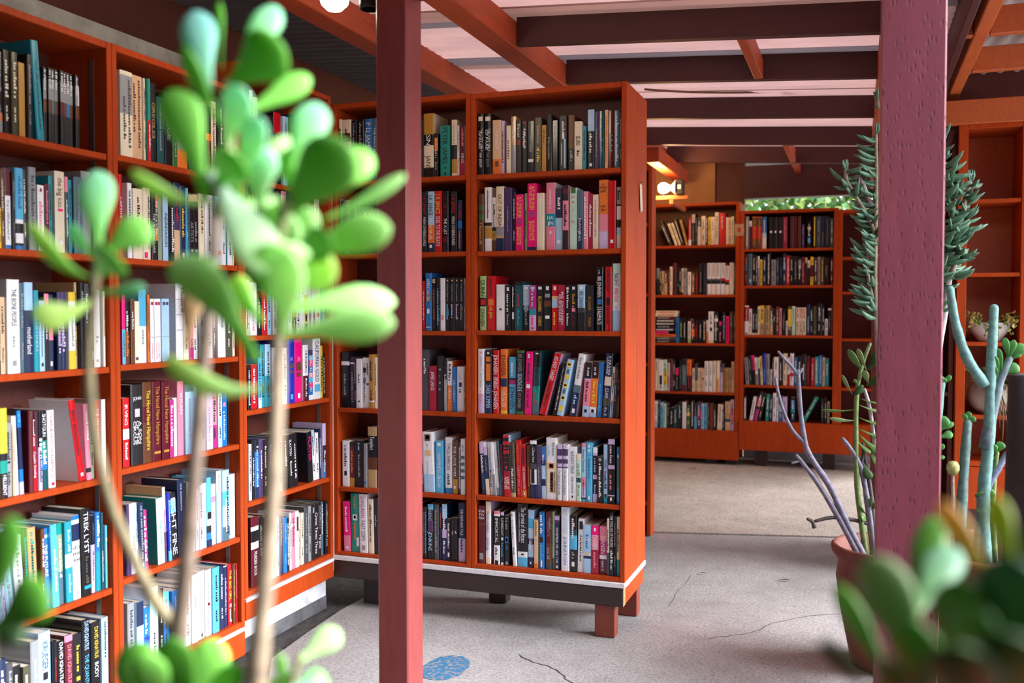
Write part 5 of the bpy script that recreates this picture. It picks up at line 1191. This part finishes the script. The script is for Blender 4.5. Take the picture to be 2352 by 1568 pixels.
for a in ((1968, 940, 1887, 941, 14, .9, LG), (1970, 965, 1905, 960, 16, .6, LP), (1972, 958, 2030, 975, 14, .8, LG), (1976, 915, 2040, 928, 12, .9, LG), (1974, 930, 2040, 948, 14, .6, LP), (1974, 985, 2045, 1010, 18, .5, LG), (1975, 1000, 2035, 1050, 26, .3, LG), (1985, 855, 1948, 802, 24, .4, LG), (1990, 850, 1970, 800, 20, .5, LP),
          (1992, 850, 2026, 800, 34, .2, LK), (1990, 885, 2030, 860, 34, .3, LK), (1958, 905, 1934, 860, 14, .6, LP), (1985, 900, 1968, 890, 40, .2, LK), (1995, 880, 1985, 850, 22, .4, LP), (1992, 1020, 2020, 1075, 18, .5, LG), (1978, 1055, 2000, 1100, 30, .3, LK), (2000, 1095, 2030, 1070, 14, .5, LG), (1990, 1180, 1972, 1160, 14, .5, LG),
          (1992, 1175, 2002, 1140, 14, .6, LG), (1992, 1185, 1978, 1190, 20, .3, LG), (1996, 1172, 2020, 1150, 16, .5, LG), (1970, 880, 1962, 870, 10, .5, LP), (1968, 1010, 2000, 1040, 16, .6, LG)):
    leaf_part(jp, on_d(a[0], a[1], DP)-jp.location, on_d(a[2], a[3], DP-.02)-jp.location, PXM(a[4]*.75, DP), phi=a[5], col=a[6], tipcol=a[6], bdir=UP, bend=PXM(-3, DP))
# finger-leaved succulents climbing either side of the thick post
def finger_mesh():
    b = MB(); n = 7; prof = [(0, .30), (.15, .75), (.4, 1), (.65, .85), (.85, .5), (1, .06)]; vs = []; fs = []; cs = []
    for t, r in prof:
        x = t; z = .55*t*t
        for j in range(n):
            th = 2*math.pi*j/n; vs.append((x-.115*r*math.sin(th)*t, .115*r*math.cos(th), z+.115*r*math.sin(th)))
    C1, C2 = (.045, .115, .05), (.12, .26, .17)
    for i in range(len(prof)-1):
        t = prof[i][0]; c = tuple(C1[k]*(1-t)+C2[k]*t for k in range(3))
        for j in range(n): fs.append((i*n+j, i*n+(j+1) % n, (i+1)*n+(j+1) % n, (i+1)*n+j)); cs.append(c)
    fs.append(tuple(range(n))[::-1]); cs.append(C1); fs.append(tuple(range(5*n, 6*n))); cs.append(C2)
    b.add(vs, fs, cs); return b.mesh('finger_leaf', FINGER, True)
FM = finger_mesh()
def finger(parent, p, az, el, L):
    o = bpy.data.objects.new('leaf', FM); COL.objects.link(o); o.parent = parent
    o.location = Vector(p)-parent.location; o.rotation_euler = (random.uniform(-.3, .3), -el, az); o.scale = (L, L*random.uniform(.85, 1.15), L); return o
def finger_stem(parent, pts, d, r, L, step, span=math.pi, cen=0.0, el=(-.55, .0), col=(.30, .24, .18)):
    stem_px(parent, pts, d, r, r*.8, col, 'stem', 7)
    P3 = [on_d(u, v, d) for u, v in pts]; acc = 0
    for i in range(len(P3)-1):
        a, b_ = P3[i], P3[i+1]; ln = (b_-a).length; s = 0
        while s < ln:
            q = a.lerp(b_, s/ln); finger(parent, q, cen+random.uniform(-span, span), random.uniform(*el), L*random.uniform(.95, 1.5)); s += step*.85
    for k in range(5): finger(parent, P3[-1], random.uniform(-3, 3), random.uniform(.5, 1.2), L*.7)
DF = 3.30
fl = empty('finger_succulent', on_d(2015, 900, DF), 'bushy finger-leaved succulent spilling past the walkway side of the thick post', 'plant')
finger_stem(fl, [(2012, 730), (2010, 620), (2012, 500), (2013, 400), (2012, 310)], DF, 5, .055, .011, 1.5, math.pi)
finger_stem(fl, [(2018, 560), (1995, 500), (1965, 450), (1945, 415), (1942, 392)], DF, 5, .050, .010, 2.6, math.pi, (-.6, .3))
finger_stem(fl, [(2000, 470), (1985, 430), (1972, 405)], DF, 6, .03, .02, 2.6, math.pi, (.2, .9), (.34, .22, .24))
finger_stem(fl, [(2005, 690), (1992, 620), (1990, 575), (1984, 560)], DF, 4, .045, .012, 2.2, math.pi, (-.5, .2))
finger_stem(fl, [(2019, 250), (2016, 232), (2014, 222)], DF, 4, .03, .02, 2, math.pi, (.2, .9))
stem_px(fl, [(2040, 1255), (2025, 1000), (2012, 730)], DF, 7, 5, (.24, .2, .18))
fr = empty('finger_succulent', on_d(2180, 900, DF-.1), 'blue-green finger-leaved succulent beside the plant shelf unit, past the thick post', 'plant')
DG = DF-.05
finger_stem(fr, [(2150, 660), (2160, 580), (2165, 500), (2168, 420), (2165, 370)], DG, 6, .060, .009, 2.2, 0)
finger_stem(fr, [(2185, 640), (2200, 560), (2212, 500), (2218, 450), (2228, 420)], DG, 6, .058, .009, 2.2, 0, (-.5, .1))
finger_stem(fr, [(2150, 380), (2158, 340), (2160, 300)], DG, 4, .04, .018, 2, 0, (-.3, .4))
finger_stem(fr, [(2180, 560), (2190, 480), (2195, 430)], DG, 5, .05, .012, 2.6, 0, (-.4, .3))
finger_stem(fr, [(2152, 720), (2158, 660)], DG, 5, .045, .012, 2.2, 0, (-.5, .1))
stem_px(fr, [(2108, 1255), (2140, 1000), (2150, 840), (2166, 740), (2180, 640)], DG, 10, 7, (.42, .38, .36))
# blue-green pencil stems in the second pot
DB = 3.0
bl = empty('pencil_succulent', on_d(2270, 1285, DB), 'thick blue-green pencil stems rising from the wide pot near the frame edge', 'plant')
BG = (.12, .26, .24); BP = (.13, .15, .24)
for pts, r0, r1, c in (([(2262, 1290), (2258, 1150), (2272, 1000), (2276, 850), (2283, 708)], 16, 10, BG), ([(2262, 885), (2225, 830), (2205, 780), (2190, 720), (2183, 665)], 13, 9, BG), ([(2262, 1030), (2285, 920), (2298, 870), (2318, 825)], 14, 8, (.10, .15, .17)), ([(2205, 1290), (2208, 1180), (2215, 1060), (2222, 972)], 13, 10, (.09, .17, .155)),
                       ([(2142, 1240), (2147, 1060), (2155, 960), (2163, 880)], 9, 8, BG), ([(2252, 1150), (2280, 1095), (2312, 1042)], 11, 7, BP), ([(2240, 1290), (2262, 1100), (2272, 1000)], 9, 8, (.10, .2, .16)), ([(2285, 1290), (2280, 1150), (2290, 1040)], 7, 5, GS2), ([(2187, 1290), (2189, 1180), (2188, 1085)], 4.5, 4, (.36, .26, .2))):
    stem_px(bl, pts, DB, r0, r1, c, 'stem', 9)
bu = on_d(2189, 1073, DB)-bl.location
part('bud', bl, STEM, lambda b: b.lathe([(.001, -.024), (.012, -.022), (.019, -.008), (.019, .006), (.012, .018), (.004, .02), (.001, .02)], 14, (.36, .36, .12), 0, bu.x, bu.y, bu.z), smooth=True)
G3 = (.10, .30, .07)
for a in ((2163, 885, 2158, 862, 16, .4), (2165, 885, 2184, 862, 12, .5), (2163, 882, 2168, 866, 16, .3), (2152, 985, 2175, 958, 26, .3), (2155, 990, 2190, 970, 16, .6), (2150, 990, 2150, 958, 20, .4), (2155, 1005, 2188, 995, 20, .5), (2148, 1000, 2146, 985, 20, .4), (2150, 1040, 2168, 1020, 14, .5), (2152, 1050, 2170, 1050, 10, .5),
          (2318, 830, 2352, 790, 26, .3), (2316, 828, 2308, 775, 16, .5), (2300, 868, 2294, 800, 16, .6), (2306, 855, 2340, 840, 26, .3), (2296, 860, 2280, 815, 18, .5), (2310, 835, 2330, 780, 18, .5), (2290, 880, 2284, 840, 14, .6), (2318, 826, 2345, 808, 18, .5), (2222, 975, 2214, 950, 12, .5), (2224, 972, 2240, 958, 14, .5), (2222, 970, 2226, 945, 14, .5),
          (2290, 1045, 2278, 1020, 18, .4), (2290, 1040, 2302, 1015, 20, .4), (2284, 1050, 2268, 1062, 16, .4), (2262, 1150, 2248, 1130, 24, .3), (2264, 1140, 2282, 1125, 24, .3), (2258, 1160, 2252, 1180, 22, .3), (2270, 1155, 2275, 1180, 20, .3)):
    leaf_part(bl, on_d(a[0], a[1], DB)-bl.location, on_d(a[2], a[3], DB-.01)-bl.location, PXM(a[4]*1.1, DB), phi=a[5], col=G3, tipcol=(.16, .40, .14))
# bowl and round pot standing on the plant shelf unit
o = pot('planter_bowl', 'white glazed bowl of trailing yellow-green succulent on the plant shelf unit', (.60, 5.155, 1.1503), [(.001, 0), (.05, 0), (.055, .01), (.085, .05), (.098, .085), (.10, .092), (.094, .092), (.085, .07)], CERAM, 'planter', soil=(.086, .075))
YL = (.50, .42, .10)
for k in range(15):
    az = random.uniform(-3.0, -.1); r = .07; p = Vector((r*math.cos(az), r*math.sin(az), .085)); q = p+Vector((math.cos(az)*.06, math.sin(az)*.045, random.uniform(-.10, .06)))
    if q.z < .10: q.y = -.118; q.x *= .8; p = Vector((p.x, -abs(p.y)-.02, .094))
    b = MB(); b.tube([p, p.lerp(q, .5)+Vector((0, 0, .02)), q], [.003, .0025, .0015], 5, (.36, .30, .12)); b.build('stem', STEM, o, True)
    for t in range(7):
        s = p.lerp(q, t/6)+Vector((0, 0, .015*math.sin(t/6*3.1))); leaf_part(o, s, s+Vector((random.uniform(-.02, .02), random.uniform(-.02, .0), random.uniform(-.02, .025)))*1, .015, phi=.4, col=YL if k < 9 else (.24, .36, .08), n=6)
o = pot('round_planter', 'round grey clay planter trailing dry roots on a lower plant shelf', (.61, 5.15, .8003), [(.001, 0), (.05, 0), (.085, .03), (.105, .075), (.10, .12), (.085, .145), (.075, .15), (.07, .14)], GRYPOT, 'planter', soil=(.07, .13))
for k in range(16):
    az = random.uniform(-2.4, -.3); p = Vector((.07*math.cos(az), .07*math.sin(az), .148)); x = .06+random.uniform(-.02, .05); dn = random.uniform(.12, .28) if k < 12 else .02
    pts = [p, p+Vector((x*.3*math.copysign(1, math.cos(az)+.2), -.06, .02)), p+Vector((x*.6, -.10, -dn*.5)), p+Vector((x*.7+random.uniform(-.02, .02), -.10, -dn))]
    b = MB(); b.tube(pts, [.003, .003, .0035, .002], 5, random.choice([(.24, .17, .07), (.20, .15, .06), (.3, .12, .09)])); b.build('root', STEM, o, True)
for k in range(12):
    az = random.uniform(-3, .2); p = Vector((.05*math.cos(az), .05*math.sin(az), .15)); leaf_part(o, p, p+Vector((.10*math.cos(az), .05*math.sin(az)-.01, random.uniform(-.02, .08))), .022, phi=.5, col=random.choice([(.16, .30, .10), (.30, .38, .10)]), n=6, bend=.02, bdir=(0, 0, 1))
# dark stump at the frame edge
o = empty('stump', on_d(2362, 1180, 2.6)*1, 'charred black timber stump cut off by the frame edge', 'stump')
o.location.z = 0
b = MB(); b.lathe([(.001, 1.10), (.02, 1.13), (.055, 1.125), (.058, .9), (.062, .6), (.075, .2), (.085, .002)][::-1], 14); b.build('trunk', CHAR, o, True)
# ------------------------------------------------------------------ greenery outside the rear gap
tr = empty('tree', (-.4, 10.8, 0), 'sunlit green tree seen through the slot above the rear bookcase', 'tree')
b = MB(); b.tube([(0, 0, -.1), (.1, 0, 1.0), (0, .1, 1.9)], [.12, .1, .05], 8, (.2, .14, .1)); b.build('trunk', STEM, tr, True)
b = MB(); rng = random.Random(5)
for k in range(6000):
    p = Vector((rng.gauss(0, .75), rng.gauss(0, .45), 2.3+rng.gauss(0, .45))); d = Vector((rng.uniform(-1, 1), rng.uniform(-1, 1), rng.uniform(-1, 1))).normalized(); s = d.cross(Vector((.3, .2, 1))).normalized()*.035; e = d*.11
    c = rng.choice([(.12, .3, .05), (.3, .42, .1), (.16, .34, .14), (.42, .48, .2)])
    b.add([p, p+e*.5+s, p+e, p+e*.5-s], [(0, 1, 2, 3)], c)
b.build('crown', attr_mat('tree_leaf', .6, .3), tr, False, 'stuff')
# ------------------------------------------------------------------ lamps
def lampobj(label, loc, glow, r, rz):
    o = empty('ceiling_lamp', loc, label, 'lamp', None, rz)
    part('bulb', o, glow, lambda b: b.lathe([(.001, -r*1.0), (r*.5, -r*.87), (r*.87, -r*.5), (r, 0), (r*.87, r*.5), (r*.55, r*.95), (r*.36, r*1.4), (r*.34, r*1.8)], 20), smooth=True)
    return o
L1 = on_d(768, -8, 2.9)
o = lampobj('glowing round bulb under the roof above the blurred jade plant', L1, GLOW, .046, 0)
part('socket', o, WHITEP, lambda b: b.lathe([(.018, .083), (.026, .084), (.026, .12), (.04, .125), (.04, .15), (.001, .15)], 16), smooth=True)
part('mounting_board', o, BEAM, lambda b: b.box(-.07, .07, -.06, .06, .151, .40, b=.003))
o = empty('spotlight', on_d(852, -2, 2.75), 'black bell-shaped spotlight beside the slender roof post', 'lamp')
part('lamp_shade', o, DARK, lambda b: b.lathe([(.030, -.030), (.034, -.028), (.033, 0), (.022, .045), (.015, .07), (.001, .072)], 18), smooth=True)
part('bracket', o, DARK, lambda b: b.box(-.008, .008, -.008, .008, .0725, .36))
L2 = on_d(1524, 432, 6.9)
o = empty('bulb_lamp', L2, 'glowing warm bulb in a white cone holder above the rear bookcase', 'lamp'); o.scale = (.74, .74, .74)
def flood(b): b.lathe([(.001, -.055), (.03, -.048), (.05, -.025), (.055, .0), (.045, .03), (.028, .055), (.024, .07)], 18)
x = part('bulb', o, GLOWW, flood, smooth=True); x.rotation_euler = (0, math.pi/2, 0)
x = part('lamp_shade', o, WHITEP, lambda b: b.lathe([(.024, .071), (.05, .10), (.072, .115), (.074, .125), (.001, .125)], 18), smooth=True); x.rotation_euler = (0, math.pi/2, 0)
part('lamp_housing', o, DARK, lambda b: b.box(.126, .20, -.05, .05, -.075, .075, b=.01))
part('knob', o, WHITEP, lambda b: b.box(.145, .18, -.057, -.0505, -.02, .02, b=.003))
part('arm', o, RAFT, lambda b: b.box(-.16, .24, -.02, .02, -.115, -.0765, b=.003))
part('arm', o, RAFT, lambda b: b.box(.06, .10, -.02, .72, -.16, -.1165, b=.003))
pl = bpy.data.lights.new('lamp_glow', 'POINT'); pl.energy = 7; pl.color = (1, .55, .2); pl.shadow_soft_size = .06
po = bpy.data.objects.new('lamp_glow', pl); COL.objects.link(po); po.location = L2+Vector((-.02, -.12, .0))
# cable sagging under the roof
b = MB(); A = on_d(1480, 205, 5.2); B = on_d(2004, 188, 5.2); pts = []
for i in range(15):
    t = i/14; q = A.lerp(B, t); q.z -= .035*4*t*(1-t); pts.append(q)
b.tube(pts, .006, 6, (.25, .10, .06)); b.build('cable', STEM, None, True, None, 'thin brown cable sagging under the roof sheets between joists', 'cable')
# ------------------------------------------------------------------ small paper things
tg = empty('price_tag', (-.849, on_x(1470, 440, -.85).y, on_x(1470, 440, -.85).z), 'cream paper tag hung on a nail on the orange end panel', 'tag')
CR = plain('cream_paper', (.72, .60, .45), .8, 0, .1, 40)
part('card', tg, CR, lambda b: b.add([(0.0016, -.022, .03), (.0016, .022, .03), (.0016, .034, -.075), (.0016, -.002, -.085), (.003, -.022, .03), (.003, .022, .03), (.003, .034, -.075), (.003, -.002, -.085)], [(0, 1, 2, 3), (7, 6, 5, 4), (4, 5, 1, 0), (5, 6, 2, 1), (6, 7, 3, 2), (7, 4, 0, 3)]))
part('nail', tg, METAL, lambda b: b.tube([(.0005, -.006, .036), (.014, -.006, .038)], .0022, 8))
sp = on_y(1698, 528, YF-.002)
o = empty('notice_card', sp, 'small square card with a red mark on the upright between rear bookcases', 'card')
part('card', o, plain('tan_card', (.42, .27, .14), .8, 0, .15, 40), lambda b: b.box(-.036, .036, -.003, 0, -.045, .045, b=.001))
part('mark', o, plain('red_mark', (.40, .03, .02), .7), lambda b: b.add([(-.012, -.0036, -.015), (.010, -.0036, -.018), (.014, -.0036, .008), (.002, -.0036, .02), (-.012, -.0036, .012)], [(0, 1, 2, 3, 4)]))
for (u, v, lab, sz) in ((1800, 1336, 'curled dark dry leaf lying on the bare concrete near the pots', .03), (1612, 1320, 'tiny brown twig scrap on the concrete near the centre bookcase', .022), (1590, 1078, 'small brown dry leaf by the plain red kick board', .03)):
    p = on_z(u, v, 0.0 if v > 1200 else .09); o = empty('dry_leaf', p+Vector((0, 0, .003)), lab, 'leaf')
    b = MB(); leaf_mesh(b, (-sz, 0, .001), (sz, sz*.5, .004), sz*.5, .2, .006, .3, (.05, .035, .025), (.08, .05, .03), bdir=(0, 0, 1)); b.build('leaf_blade', STEM, o, True)
